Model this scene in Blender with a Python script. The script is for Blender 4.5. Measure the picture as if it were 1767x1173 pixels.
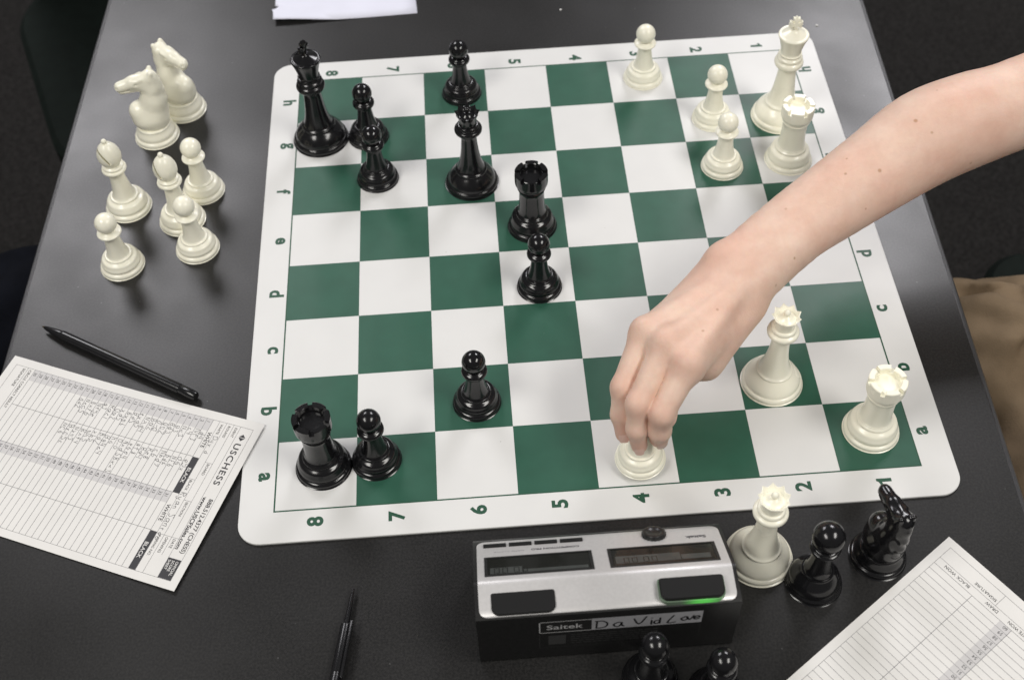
import bpy, bmesh, math, random
import numpy as np
from mathutils import Vector, Matrix
from mathutils.bvhtree import BVHTree
random.seed(4); rng = np.random.default_rng(4)
R = math.radians
for o in list(bpy.data.objects): bpy.data.objects.remove(o)
scn = bpy.context.scene
col = scn.collection

# ------------------------------------------------------------------ camera
cam = bpy.data.cameras.new('camera'); camo = bpy.data.objects.new('camera', cam); col.objects.link(camo)
camo.location = (-0.0696, -0.6684, 0.7457)
camo.rotation_euler = (0.657983, 0.028074, -0.065803)
cam.sensor_fit = 'HORIZONTAL'; cam.sensor_width = 36.0; cam.lens = 36.0*2102.27/1767
cam.clip_start = 0.02; cam.clip_end = 50
cam.dof.use_dof = True; cam.dof.focus_distance = 0.88; cam.dof.aperture_fstop = 8.0
scn.camera = camo
# ------------------------------------------------------------------ world and lamps
w = bpy.data.worlds.new('World'); scn.world = w; w.use_nodes = True
bg = w.node_tree.nodes['Background']; bg.inputs[0].default_value = (1.0, 0.98, 0.97, 1); bg.inputs[1].default_value = 0.11
def lamp(loc, power, color, sx=0.62, sy=1.25):
    l = bpy.data.lights.new('ceiling_troffer', 'AREA'); l.shape = 'RECTANGLE'; l.size = sx; l.size_y = sy
    l.energy = power; l.color = color
    o = bpy.data.objects.new('ceiling_troffer', l); o.location = loc; col.objects.link(o); return o
# the four ceiling panels mirrored in the pieces and in the table top
lamp((-1.30, -0.95, 1.9), 30, (1.0, 0.97, 0.92))
lamp(( 1.22, -0.95, 1.9), 30, (1.0, 0.97, 0.92))
lamp((-1.22,  2.15, 1.9), 33, (0.99, 0.97, 1.0), 0.8, 1.4)
lamp(( 1.12,  2.10, 1.9), 38, (0.99, 0.97, 1.0))
scn.view_settings.view_transform = 'Standard'; scn.view_settings.look = 'None'
scn.view_settings.exposure = 0.12; scn.view_settings.gamma = 1.0
scn.view_settings.use_curve_mapping = False
scn.render.engine = 'CYCLES'

TZ = -0.0018                       # table top; the mat's printed face is z = 0
FLOOR = -0.74
S = 0.05715                        # board square

# ------------------------------------------------------------------ materials
def nodes(name):
    m = bpy.data.materials.new(name); m.use_nodes = True
    nt = m.node_tree; return m, nt, nt.nodes['Principled BSDF']
def N(nt, t, **kw):
    n = nt.nodes.new(t)
    for k, v in kw.items(): setattr(n, k, v)
    return n
def specks(nt, b, color, scale, lo, hi):
    # scattered dust or dirt specks over whatever colour is already there
    tc = N(nt, 'ShaderNodeNewGeometry'); v = N(nt, 'ShaderNodeTexVoronoi'); v.inputs['Scale'].default_value = scale
    nt.links.new(tc.outputs['Position'], v.inputs['Vector'])
    d = N(nt, 'ShaderNodeMapRange'); d.inputs['From Min'].default_value = lo; d.inputs['From Max'].default_value = hi; d.inputs['To Min'].default_value = 1; d.inputs['To Max'].default_value = 0
    nt.links.new(v.outputs['Distance'], d.inputs['Value'])
    sp = N(nt, 'ShaderNodeSeparateColor'); nt.links.new(v.outputs['Color'], sp.inputs[0])
    th = N(nt, 'ShaderNodeMath', operation='GREATER_THAN'); th.inputs[1].default_value = .86; nt.links.new(sp.outputs[0], th.inputs[0])
    mu = N(nt, 'ShaderNodeMath', operation='MULTIPLY'); nt.links.new(d.outputs[0], mu.inputs[0]); nt.links.new(th.outputs[0], mu.inputs[1])
    mx = N(nt, 'ShaderNodeMix', data_type='RGBA'); mx.inputs['B'].default_value = (*color, 1); nt.links.new(mu.outputs[0], mx.inputs['Factor'])
    src = b.inputs['Base Color'].links[0].from_socket if b.inputs['Base Color'].links else None
    if src: nt.links.new(src, mx.inputs['A'])
    else: mx.inputs['A'].default_value = b.inputs['Base Color'].default_value
    nt.links.new(mx.outputs['Result'], b.inputs['Base Color'])
def material(name, c, rough=.5, spec=.5, noise=0, nscale=200, rvar=0, bump=0, bscale=400, sss=0, metal=0, coat=0, emit=None, estr=0, c2=None):
    m, nt, b = nodes(name)
    b.inputs['Base Color'].default_value = (*c, 1); b.inputs['Roughness'].default_value = rough
    b.inputs['Specular IOR Level'].default_value = spec; b.inputs['Metallic'].default_value = metal
    b.inputs['Coat Weight'].default_value = coat
    if sss:
        b.inputs['Subsurface Weight'].default_value = sss; b.inputs['Subsurface Radius'].default_value = (1, .9, .7); b.inputs['Subsurface Scale'].default_value = .008 if sss > .5 else .004
    if emit: b.inputs['Emission Color'].default_value = (*emit, 1); b.inputs['Emission Strength'].default_value = estr
    tc = N(nt, 'ShaderNodeNewGeometry')
    if noise or c2:
        t = N(nt, 'ShaderNodeTexNoise'); t.inputs['Scale'].default_value = nscale; t.inputs['Detail'].default_value = 6
        nt.links.new(tc.outputs['Position'], t.inputs['Vector'])
        r = N(nt, 'ShaderNodeValToRGB'); r.color_ramp.elements[0].position = .35; r.color_ramp.elements[1].position = .65
        r.color_ramp.elements[0].color = (*[x*(1-noise) for x in c], 1)
        r.color_ramp.elements[1].color = (*(c2 or [min(1, x*(1+noise)) for x in c]), 1)
        nt.links.new(t.outputs['Fac'], r.inputs[0]); nt.links.new(r.outputs[0], b.inputs['Base Color'])
    if rvar:
        t2 = N(nt, 'ShaderNodeTexNoise'); t2.inputs['Scale'].default_value = 25; t2.inputs['Detail'].default_value = 5
        nt.links.new(tc.outputs['Position'], t2.inputs['Vector'])
        mr = N(nt, 'ShaderNodeMapRange'); mr.inputs['From Min'].default_value = .3; mr.inputs['From Max'].default_value = .7
        mr.inputs['To Min'].default_value = rough-rvar; mr.inputs['To Max'].default_value = rough+rvar
        nt.links.new(t2.outputs['Fac'], mr.inputs['Value']); nt.links.new(mr.outputs[0], b.inputs['Roughness'])
    if bump:
        t3 = N(nt, 'ShaderNodeTexNoise'); t3.inputs['Scale'].default_value = bscale; t3.inputs['Detail'].default_value = 3
        nt.links.new(tc.outputs['Position'], t3.inputs['Vector'])
        bp = N(nt, 'ShaderNodeBump'); bp.inputs['Strength'].default_value = bump; bp.inputs['Distance'].default_value = .0006
        nt.links.new(t3.outputs['Fac'], bp.inputs['Height']); nt.links.new(bp.outputs[0], b.inputs['Normal'])
    return m
M = {}
M['ivory'] = material('ivory_plastic', (.975, .95, .80), .24, .5, noise=.02, nscale=35, rvar=.07, sss=.08, bump=.05, bscale=300)
M['black'] = material('black_plastic', (.008, .008, .009), .16, .5, rvar=.05, bump=.04, bscale=250)
M['mat_white'] = material('mat_white_vinyl', (.735, .735, .725), .42, .45, noise=.012, nscale=30, rvar=.03, bump=.06, bscale=1400)
M['mat_green'] = material('mat_green_print', (.026, .102, .066), .40, .45, noise=.05, nscale=60, rvar=.03, bump=.06, bscale=1400)
M['green_ink'] = material('green_ink', (.022, .085, .05), .45, .4)
M['paper'] = material('paper_white', (.75, .74, .72), .75, .25, noise=.02, nscale=40, bump=.1, bscale=900)
M['paper_sheen'] = material('paper_sheen_tint', (.78, .79, .90), .65, .3, noise=.02, nscale=30)  # white paper; the bluish reflection on it is put into the colour
M['ink'] = material('print_ink', (.06, .06, .065), .7, .2)
M['ink_line'] = material('print_line', (.20, .20, .21), .7, .2)
M['shade'] = material('print_grey', (.60, .59, .59), .75, .2)
M['graphite'] = material('ballpoint_ink', (.20, .20, .21), .7, .2)
M['edge'] = material('table_edge_band', (.045, .045, .048), .38, .5, noise=.1, nscale=300)
M['floor'] = material('carpet', (.020, .019, .018), .95, .1, noise=.45, nscale=260, bump=1.0, bscale=500)
M['metal'] = material('leg_steel', (.10, .10, .10), .4, .5, metal=.8)
M['pen'] = material('pen_black', (.008, .008, .009), .24, .5)
M['brass'] = material('pen_tip_brass', (.55, .42, .18), .25, .5, metal=1)
M['chair'] = material('chair_plastic', (.006, .010, .008), .75, .15, noise=.15, nscale=60)
M['khaki'] = material('khaki_cloth', (.235, .172, .110), .9, .15, noise=.12, nscale=30, bump=.6, bscale=700)
M['navy'] = material('navy_cloth', (.006, .007, .011), .9, .1, noise=.2, nscale=40, bump=.6, bscale=700)
M['clock_body'] = material('clock_black', (.012, .012, .012), .38, .4, noise=.15, nscale=300, bump=.1, bscale=900)
M['silver'] = material('clock_silver', (.60, .59, .585), .38, .5, noise=.03, nscale=500, metal=.35, rvar=.04)
M['rubber'] = material('button_black', (.006, .006, .006), .45, .35)
M['bezel'] = material('bezel_black', (.015, .015, .015), .3, .5)
M['lcd'] = material('lcd_glass', (.016, .017, .015), .10, .5)
M['lcd_glare'] = material('lcd_field_glare', (.060, .065, .062), .12, .5, noise=.15, nscale=60)  # LCD grey, with reflections on the glass put into the colour
M['led'] = material('green_led_skirt', (.06, .22, .07), .3, .5, emit=(.10, .75, .10), estr=.07)
def led_glow():
    # translucent rim lit by one diode inside: the glow dies off with the distance from it
    m, nt, b = nodes('green_led_rim'); tc = N(nt, 'ShaderNodeTexCoord')
    b.inputs['Base Color'].default_value = (.17, .24, .17, 1); b.inputs['Roughness'].default_value = .3; b.inputs['Emission Color'].default_value = (.10, .95, .07, 1)
    d = N(nt, 'ShaderNodeVectorMath', operation='DISTANCE'); d.inputs[1].default_value = (.139, .0016, .0630); nt.links.new(tc.outputs['Object'], d.inputs[0])
    r = N(nt, 'ShaderNodeMapRange', interpolation_type='SMOOTHERSTEP'); r.inputs['From Min'].default_value = .0; r.inputs['From Max'].default_value = .016; r.inputs['To Min'].default_value = .42; r.inputs['To Max'].default_value = .0
    nt.links.new(d.outputs['Value'], r.inputs['Value']); nt.links.new(r.outputs[0], b.inputs['Emission Strength']); return m
M['led'] = led_glow()
M['sticker'] = material('sticker_silver', (.42, .42, .44), .4, .5, noise=.06, nscale=90)
M['marker'] = material('marker_ink', (.025, .025, .027), .5, .3)
M['white_print'] = material('white_print', (.55, .55, .55), .6, .3)
M['grey_print'] = material('grey_print', (.05, .05, .05), .6, .3)
M['nail'] = material('fingernail', (.74, .51, .43), .32, .5, sss=.1)
# table laminate: charcoal with a fine lighter speckle
def laminate():
    m, nt, b = nodes('table_laminate'); tc = N(nt, 'ShaderNodeTexCoord')
    t = N(nt, 'ShaderNodeTexNoise'); t.inputs['Scale'].default_value = 620; t.inputs['Detail'].default_value = 3
    t2 = N(nt, 'ShaderNodeTexNoise'); t2.inputs['Scale'].default_value = 9; t2.inputs['Detail'].default_value = 5
    for q in (t, t2): nt.links.new(tc.outputs['Object'], q.inputs['Vector'])
    r = N(nt, 'ShaderNodeValToRGB'); e = r.color_ramp.elements
    e[0].position = .36; e[0].color = (.009, .009, .009, 1); e[1].position = .66; e[1].color = (.0215, .0208, .0204, 1)
    nt.links.new(t.outputs['Fac'], r.inputs[0]); nt.links.new(r.outputs[0], b.inputs['Base Color'])
    mr = N(nt, 'ShaderNodeMapRange'); mr.inputs['From Min'].default_value = .3; mr.inputs['From Max'].default_value = .7
    mr.inputs['To Min'].default_value = .29; mr.inputs['To Max'].default_value = .40
    nt.links.new(t2.outputs['Fac'], mr.inputs['Value']); nt.links.new(mr.outputs[0], b.inputs['Roughness'])
    bp = N(nt, 'ShaderNodeBump'); bp.inputs['Strength'].default_value = .06; bp.inputs['Distance'].default_value = .0003
    nt.links.new(t.outputs['Fac'], bp.inputs['Height']); nt.links.new(bp.outputs[0], b.inputs['Normal'])
    b.inputs['Specular IOR Level'].default_value = .5
    return m
M['laminate'] = laminate()
for k, c_, sc, lo, hi in (('laminate', (.10, .10, .10), 95, .03, .07), ('mat_white', (.42, .41, .38), 60, .012, .035), ('mat_green', (.09, .17, .12), 75, .015, .04)):
    specks(M[k].node_tree, M[k].node_tree.nodes['Principled BSDF'], c_, sc, lo, hi)

for k in ('mat_white', 'mat_green'):            # a rolled mat never lies quite flat
    nt = M[k].node_tree; b = nt.nodes['Principled BSDF']; g = N(nt, 'ShaderNodeNewGeometry')
    mp = N(nt, 'ShaderNodeMapping'); mp.inputs['Scale'].default_value = (9, 2.5, 1); t = N(nt, 'ShaderNodeTexNoise'); t.inputs['Scale'].default_value = 1; t.inputs['Detail'].default_value = 2
    nt.links.new(g.outputs['Position'], mp.inputs['Vector']); nt.links.new(mp.outputs[0], t.inputs['Vector'])
    bp = N(nt, 'ShaderNodeBump'); bp.inputs['Strength'].default_value = .6; bp.inputs['Distance'].default_value = .006
    nt.links.new(t.outputs['Fac'], bp.inputs['Height'])
    old = b.inputs['Normal'].links[0].from_node; nt.links.new(bp.outputs[0], old.inputs['Normal'])
# ------------------------------------------------------------------ helpers
def mesh_obj(name, verts, faces, mat, parent=None, smooth=False, angle=None, loc=None):
    me = bpy.data.meshes.new(name); me.from_pydata([tuple(v) for v in verts], [], [tuple(f) for f in faces]); me.update()
    if mat: me.materials.append(M[mat] if isinstance(mat, str) else mat)
    if smooth: shade(me, angle)
    return link(name, me, parent, loc)
def shade(me, angle=None):
    me.polygons.foreach_set('use_smooth', [True]*len(me.polygons))
    if angle: me.set_sharp_from_angle(angle=R(angle))
def link(name, me, parent=None, loc=None):
    o = bpy.data.objects.new(name, me); col.objects.link(o)
    if parent is not None: o.parent = parent
    if loc is not None: o.location = loc
    return o
def empty(name, loc=(0, 0, 0), rz=0):
    o = bpy.data.objects.new(name, None); o.empty_display_size = .01; col.objects.link(o)
    o.location = loc; o.rotation_euler = (0, 0, rz); return o
def tag(o, label, cat, group=None):
    o['label'] = label; o['category'] = cat
    if group: o['group'] = group
    return o
def stuff(o): o['kind'] = 'stuff'; return o
def structure(o): o['kind'] = 'structure'; return o
class MB:
    def __init__(s): s.v = []; s.f = []
    def add(s, verts, faces, mtx=None):
        k = len(s.v)
        s.v += [tuple(mtx @ Vector(q)) if mtx else tuple(q) for q in verts]
        s.f += [tuple(i+k for i in q) for q in faces]; return s
    def quad(s, a, b, c, d): return s.add([a, b, c, d], [(0, 1, 2, 3)])
    def box(s, x0, x1, y0, y1, z0, z1, mtx=None):
        return s.add([(x0,y0,z0),(x1,y0,z0),(x1,y1,z0),(x0,y1,z0),(x0,y0,z1),(x1,y0,z1),(x1,y1,z1),(x0,y1,z1)],
                     [(3,2,1,0),(4,5,6,7),(0,1,5,4),(1,2,6,5),(2,3,7,6),(3,0,4,7)], mtx)
    def build(s, name, mat, parent=None, bevel=0, seg=2, smooth=False, angle=35, mtx=None):
        bm = bmesh.new(); vs = [bm.verts.new(v) for v in s.v]
        for f in s.f:
            try: bm.faces.new([vs[i] for i in f])
            except ValueError: pass
        if bevel: bmesh.ops.bevel(bm, geom=bm.edges[:], offset=bevel, segments=seg, affect='EDGES', profile=.6)
        if mtx: bmesh.ops.transform(bm, matrix=mtx, verts=bm.verts)
        me = bpy.data.meshes.new(name); bm.to_mesh(me); bm.free(); me.materials.append(M[mat])
        if smooth or bevel: shade(me, angle)
        return link(name, me, parent)
def round_rect(x0, x1, y0, y1, r, n=8):
    if not hasattr(r, '__len__'): r = [r]*4
    P = []
    for (cx, cy, a, q) in ((x1, y1, 0, r[0]), (x0, y1, 90, r[1]), (x0, y0, 180, r[2]), (x1, y0, 270, r[3])):
        sx = -1 if cx == x1 else 1; sy = -1 if cy == y1 else 1
        for i in range(n+1):
            t = R(a+90*i/n); P.append((cx+sx*q+q*math.cos(t), cy+sy*q+q*math.sin(t)))
    return P
def prism(P, z0, z1, mb=None, mtx=None, inset=0.0):
    mb = mb or MB(); n = len(P)
    if inset:
        c = np.mean(P, 0); Q = []
        for i in range(n):
            a = np.array(P[i-1]); b = np.array(P[(i+1) % n]); d = b-a; d /= np.linalg.norm(d)+1e-12
            Q.append((P[i][0]-d[1]*inset, P[i][1]+d[0]*inset))
        V = [(x, y, z0) for x, y in P]+[(x, y, z1-inset) for x, y in P]+[(x, y, z1) for x, y in Q]
        F = [tuple(range(n-1, -1, -1))]+[(i, (i+1) % n, n+(i+1) % n, n+i) for i in range(n)]
        F += [(n+i, n+(i+1) % n, 2*n+(i+1) % n, 2*n+i) for i in range(n)]+[tuple(range(2*n, 3*n))]
    else:
        V = [(x, y, z0) for x, y in P]+[(x, y, z1) for x, y in P]
        F = [tuple(range(n-1, -1, -1)), tuple(range(n, 2*n))]+[(i, (i+1) % n, n+(i+1) % n, n+i) for i in range(n)]
    return mb.add(V, F, mtx)
def catmull(P, n=4):
    P = [np.array(p, float) for p in P]; out = []
    for i in range(len(P)-1):
        p0 = P[max(i-1, 0)]; p1 = P[i]; p2 = P[i+1]; p3 = P[min(i+2, len(P)-1)]
        for k in range(n):
            t = k/n; out.append(.5*((2*p1)+(-p0+p2)*t+(2*p0-5*p1+4*p2-p3)*t*t+(-p0+3*p1-3*p2+p3)*t**3))
    out.append(P[-1]); return out
def lathe_mesh(name, prof, seg=56, mat=None, curve=True):
    """prof: list of (r, z) in mm from bottom to top"""
    P = catmull(prof, 3) if curve else [np.array(p, float) for p in prof]
    V = []; F = []; rows = []
    for r, z in P:
        r = max(r, 0)
        if r < .03: rows.append([len(V)]); V.append((0, 0, z*.001))
        else:
            rows.append(list(range(len(V), len(V)+seg)))
            V += [(r*.001*math.cos(2*math.pi*i/seg), r*.001*math.sin(2*math.pi*i/seg), z*.001) for i in range(seg)]
    for a, b in zip(rows, rows[1:]):
        if len(a) == 1 and len(b) == 1: continue
        for i in range(seg):
            j = (i+1) % seg
            if len(a) == 1: F.append((a[0], b[j], b[i]))
            elif len(b) == 1: F.append((a[i], a[j], b[0]))
            else: F.append((a[i], a[j], b[j], b[i]))
    me = bpy.data.meshes.new(name); me.from_pydata(V, [], F); me.update(); shade(me, 50)
    return me
# ---- text as flat meshes
_tc = {}
def glyphs(body, bold=0.0, space=1.0):
    k = (body, bold, space)
    if k not in _tc:
        c = bpy.data.curves.new('t', 'FONT'); c.body = body; c.size = 1; c.offset = bold; c.space_character = space
        c.align_x = 'LEFT'; c.resolution_u = 3; c.fill_mode = 'FRONT'
        o = bpy.data.objects.new('t', c); col.objects.link(o)
        dg = bpy.context.evaluated_depsgraph_get(); me = bpy.data.meshes.new_from_object(o.evaluated_get(dg))
        V = np.array([v.co[:] for v in me.vertices]).reshape(-1, 3); F = [tuple(p.vertices) for p in me.polygons]
        bpy.data.objects.remove(o); bpy.data.curves.remove(c); bpy.data.meshes.remove(me)
        _tc[k] = (V, F)
    return _tc[k]
def text2d(body, h, bold=0.0, width=None, center=False, space=1.0):
    """vertices in 2-D, baseline at 0, cap height h"""
    V, F = glyphs(body, bold, space); V = V.copy()
    V *= h/.69
    V[:, 0] -= V[:, 0].min()
    if width: V[:, 0] *= width/V[:, 0].max()
    if center:
        V[:, 0] -= V[:, 0].max()/2; V[:, 1] -= (V[:, 1].max()+V[:, 1].min())/2
    return V, F
# ---- implicit surfaces (smooth unions of tapered limbs) meshed with surface nets
def surface_net(fun, lo, hi, h, rmax=.012, coords=None):
    """coords: optional three increasing coordinate arrays (finer where detail is wanted)"""
    if coords is None: coords = [lo[i]+h*np.arange(int(math.ceil((hi[i]-lo[i])/h))+1) for i in range(3)]
    n = np.array([len(c) for c in coords]); vals = np.full(n, 1.0, np.float32); B = 14
    nb = [range(0, n[i]-1, B) for i in range(3)]
    blocks = np.array([(i, j, k) for i in nb[0] for j in nb[1] for k in nb[2]]); ends = np.minimum(blocks+B+1, n)
    p0 = np.stack([coords[i][blocks[:, i]] for i in range(3)], 1); p1 = np.stack([coords[i][ends[:, i]-1] for i in range(3)], 1)
    d = fun((p0+p1)/2); lims = np.linalg.norm(p1-p0, axis=1)/2+rmax
    for b, e, dd, lim in zip(blocks, ends, d, lims):
        sl = tuple(slice(b[i], e[i]) for i in range(3))
        if abs(dd) > lim:
            if dd < 0: vals[sl] = -1
            continue
        g = np.meshgrid(*[coords[i][b[i]:e[i]] for i in range(3)], indexing='ij')
        vals[sl] = fun(np.stack([q.ravel() for q in g], 1)).reshape(g[0].shape)
    ins = vals < 0
    c = [slice(None, -1), slice(1, None)]
    cnt = sum(ins[c[i], c[j], c[k]].astype(np.int8) for i in (0, 1) for j in (0, 1) for k in (0, 1))
    act = np.argwhere((cnt > 0) & (cnt < 8)); idm = np.full(cnt.shape, -1, np.int64); idm[tuple(act.T)] = np.arange(len(act))
    acc = np.zeros((len(act), 3)); num = np.zeros(len(act))
    for ax in range(3):
        for u in (0, 1):
            for v in (0, 1):
                o0 = np.zeros(3, int); o0[(ax+1) % 3] = u; o0[(ax+2) % 3] = v; o1 = o0.copy(); o1[ax] = 1
                a = vals[tuple((act+o0).T)]; b = vals[tuple((act+o1).T)]; m = (a < 0) != (b < 0)
                t = np.where(m, a/np.where(m, a-b, 1), 0)
                p = act+o0+np.outer(t, np.eye(3)[ax]); acc[m] += p[m]; num[m] += 1
    acc /= num[:, None]; V = np.stack([np.interp(acc[:, i], np.arange(n[i]), coords[i]) for i in range(3)], 1); F = []
    for ax in range(3):
        sa = [slice(None)]*3; sb = [slice(None)]*3; sa[ax] = slice(None, -1); sb[ax] = slice(1, None)
        A = ins[tuple(sa)]; Bm = ins[tuple(sb)]; e = np.argwhere(A != Bm); b1, b2 = (ax+1) % 3, (ax+2) % 3
        ok = (e[:, b1] > 0) & (e[:, b2] > 0) & (e[:, b1] < cnt.shape[b1]) & (e[:, b2] < cnt.shape[b2]); e = e[ok]
        u = np.eye(3, dtype=int)[b1]; v = np.eye(3, dtype=int)[b2]
        q = np.stack([idm[tuple((e-u-v).T)], idm[tuple((e-v).T)], idm[tuple(e.T)], idm[tuple((e-u).T)]], 1)
        fl = A[tuple(e.T)]; q[~fl] = q[~fl][:, ::-1]; F.append(q)
    return V, np.concatenate(F)
def limb(P, a, b, r1, r2):
    a = np.array(a); b = np.array(b); ba = b-a; l2 = max(ba@ba, 1e-12)
    pa = P-a; t = np.clip(pa@ba/l2, 0, 1); return np.linalg.norm(pa-t[:, None]*ba, axis=1)-(r1+(r2-r1)*t)
def ellip(P, c, r, rot=None):
    q = P-np.array(c)
    if rot is not None: q = q@np.array(rot)
    r = np.array(r); k = np.linalg.norm(q/r, axis=1); return (k-1)*np.min(r)*np.where(k > 1, 1, 1)
def smin(a, b, k):
    h = np.maximum(k-np.abs(a-b), 0)/k; return np.minimum(a, b)-h*h*k*.25
def sdf_object(name, V, F, mat, parent=None, smooth_it=2):
    me = bpy.data.meshes.new(name); me.from_pydata(V.tolist(), [], F.tolist()); me.update()
    bm = bmesh.new(); bm.from_mesh(me)
    for _ in range(smooth_it): bmesh.ops.smooth_vert(bm, verts=bm.verts, factor=.5, use_axis_x=True, use_axis_y=True, use_axis_z=True)
    bm.to_mesh(me); bm.free(); me.materials.append(M[mat] if isinstance(mat, str) else mat); shade(me)
    return link(name, me, parent)

# ================================================================== SETTING
fl = mesh_obj('floor', [(-6, -6, FLOOR), (6, -6, FLOOR), (6, 6, FLOOR), (-6, 6, FLOOR)], [(0, 1, 2, 3)], 'floor'); structure(fl)

# ---- table
tb = empty('table', (0, 0, TZ), R(-2.4)); tag(tb, 'long charcoal laminate table under the chess mat, dark edge band', 'table')
X0, X1, Y0, Y1 = -.4447, .3053, -1.0, .84
prism(round_rect(X0+.0048, X1-.0048, Y0+.0048, Y1-.0048, .006), -.026, 0).build('table_top', 'laminate', tb)
o = MB(); P1 = round_rect(X0+.0052, X1-.0052, Y0+.0052, Y1-.0052, .006); prof = [(0, -.0006), (.0012, .0003), (.0030, .0001), (.0046, -.0018), (.0052, -.006), (.0052, -.022), (.0040, -.027), (0, -.028)]
cx, cy = (X0+X1)/2, (Y0+Y1)/2; n = len(P1); vv = []; ff = []
nrm = []
for i in range(n):
    a = np.array(P1[i-1]); b = np.array(P1[(i+1) % n]); d = (b-a)/np.linalg.norm(b-a); nrm.append((d[1], -d[0]))
for k, (off, z) in enumerate(prof): vv += [(P1[i][0]+nrm[i][0]*off, P1[i][1]+nrm[i][1]*off, z) for i in range(n)]
for k in range(len(prof)-1): ff += [(k*n+i, k*n+(i+1) % n, (k+1)*n+(i+1) % n, (k+1)*n+i) for i in range(n)]
mesh_obj('edge_band', vv, [f[::-1] for f in ff], 'edge', tb, True, 40)
for lx in (X0+.09, X1-.09):
    for ly in (Y0+.2, Y1-.2):
        me = lathe_mesh('leg', [(0, -738), (16, -738), (16, -730), (14, -728), (14, -27), (0, -27)], 20, curve=False); me.materials.append(M['metal'])
        link('leg', me, tb, (lx, ly, 0))

# ---- chess mat
mt = empty('chess_mat'); tag(mt, 'white vinyl chess mat printed with green squares and coordinates', 'chess board')
prism(round_rect(-.2540, .2540, -.2540, .2540, .0165, 10), TZ+.0002, 0, inset=.0003).build('vinyl_sheet', 'mat_white', mt)
sq = bpy.data.meshes.new('green_square'); q = S/2
sq.from_pydata([(-q, -q, 0), (q, -q, 0), (q, q, 0), (-q, q, 0)], [], [(0, 1, 2, 3)]); sq.materials.append(M['mat_green'])
for i in range(8):
    for j in range(8):
        if (i+j) % 2 == 1: link('green_square', sq, mt, ((i-3.5)*S, (j-3.5)*S, .00008))
L = 4*S; t = .0011; fr = MB()
for (a, b, c, d) in ((-L-t, L+t, L, L+t), (-L-t, L+t, -L-t, -L), (-L-t, -L, -L, L), (L, L+t, -L, L)): fr.quad((a, c, .0001), (b, c, .0001), (b, d, .0001), (a, d, .0001))
fr.build('border_line', 'green_ink', mt)
def mat_glyph(ch, x, y, rot):
    V, F = text2d(ch, .0105 if ch.isdigit() else .0108, bold=.036, center=True)
    if ch == '1':
        V = (np.array([(.27, 0, 0), (.53, 0, 0), (.53, 1, 0), (.36, 1, 0), (.27, .86, 0), (.06, .77, 0), (.06, .58, 0), (.27, .66, 0)])-(.36, .5, 0))*.0108; F = [(0, 1, 2, 3, 4, 7), (4, 5, 6, 7)]
    c, s = math.cos(rot), math.sin(rot)
    mesh_obj('coordinate_'+('number' if ch.isdigit() else 'letter'), [(c*a-s*b+x, s*a+c*b+y, .00012) for a, b, _ in V], F, 'green_ink', mt)
for i in range(8):
    n_ = str(8-i); l_ = 'abcdefgh'[i]; p = (i-3.5)*S
    mat_glyph(n_, p, -4.185*S, R(90)); mat_glyph(n_, p, 4.16*S, R(-90))
    mat_glyph(l_, -4.16*S, p, R(-90)); mat_glyph(l_, 4.16*S, p, R(90))

# ================================================================== CHESS PIECES
def sphere_prof(r, c, z0=None, n=14):
    out = []
    for i in range(n+1):
        a = -math.pi/2+math.pi*i/n; z = c+r*math.sin(a)
        if z0 is not None and z < z0: continue
        out.append((r*math.cos(a), z))
    out[-1] = (0, c+r); return out
PIECE = {}
def base_prof(R0, rs, zt):
    """round foot, step, bulge, and ring that carries the stem: R0 foot radius, rs ring radius, zt ring top"""
    k = zt/15.0; d = R0-17.7
    return [(0, 0), (R0-1.0, 0), (R0-.2, .5), (R0, 1.6), (R0-.1, 2.9), (R0-.9, 4.0), (R0-1.9, 4.6), (R0-2.15, 5.3), (R0-1.85, 6.3), (R0-1.9, 7.4*k**.5), (R0-2.9, 9.3*k),
            (rs+(R0-rs)*.45, 11.4*k), (rs+.7, 12.9*k), (rs+.1, 13.5*k), (rs+.25, 14.1*k), (rs, 14.7*k), (rs-.8, 15.0*k), (rs-1.6, 15.05*k), (0, 15.05*k)]
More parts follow.
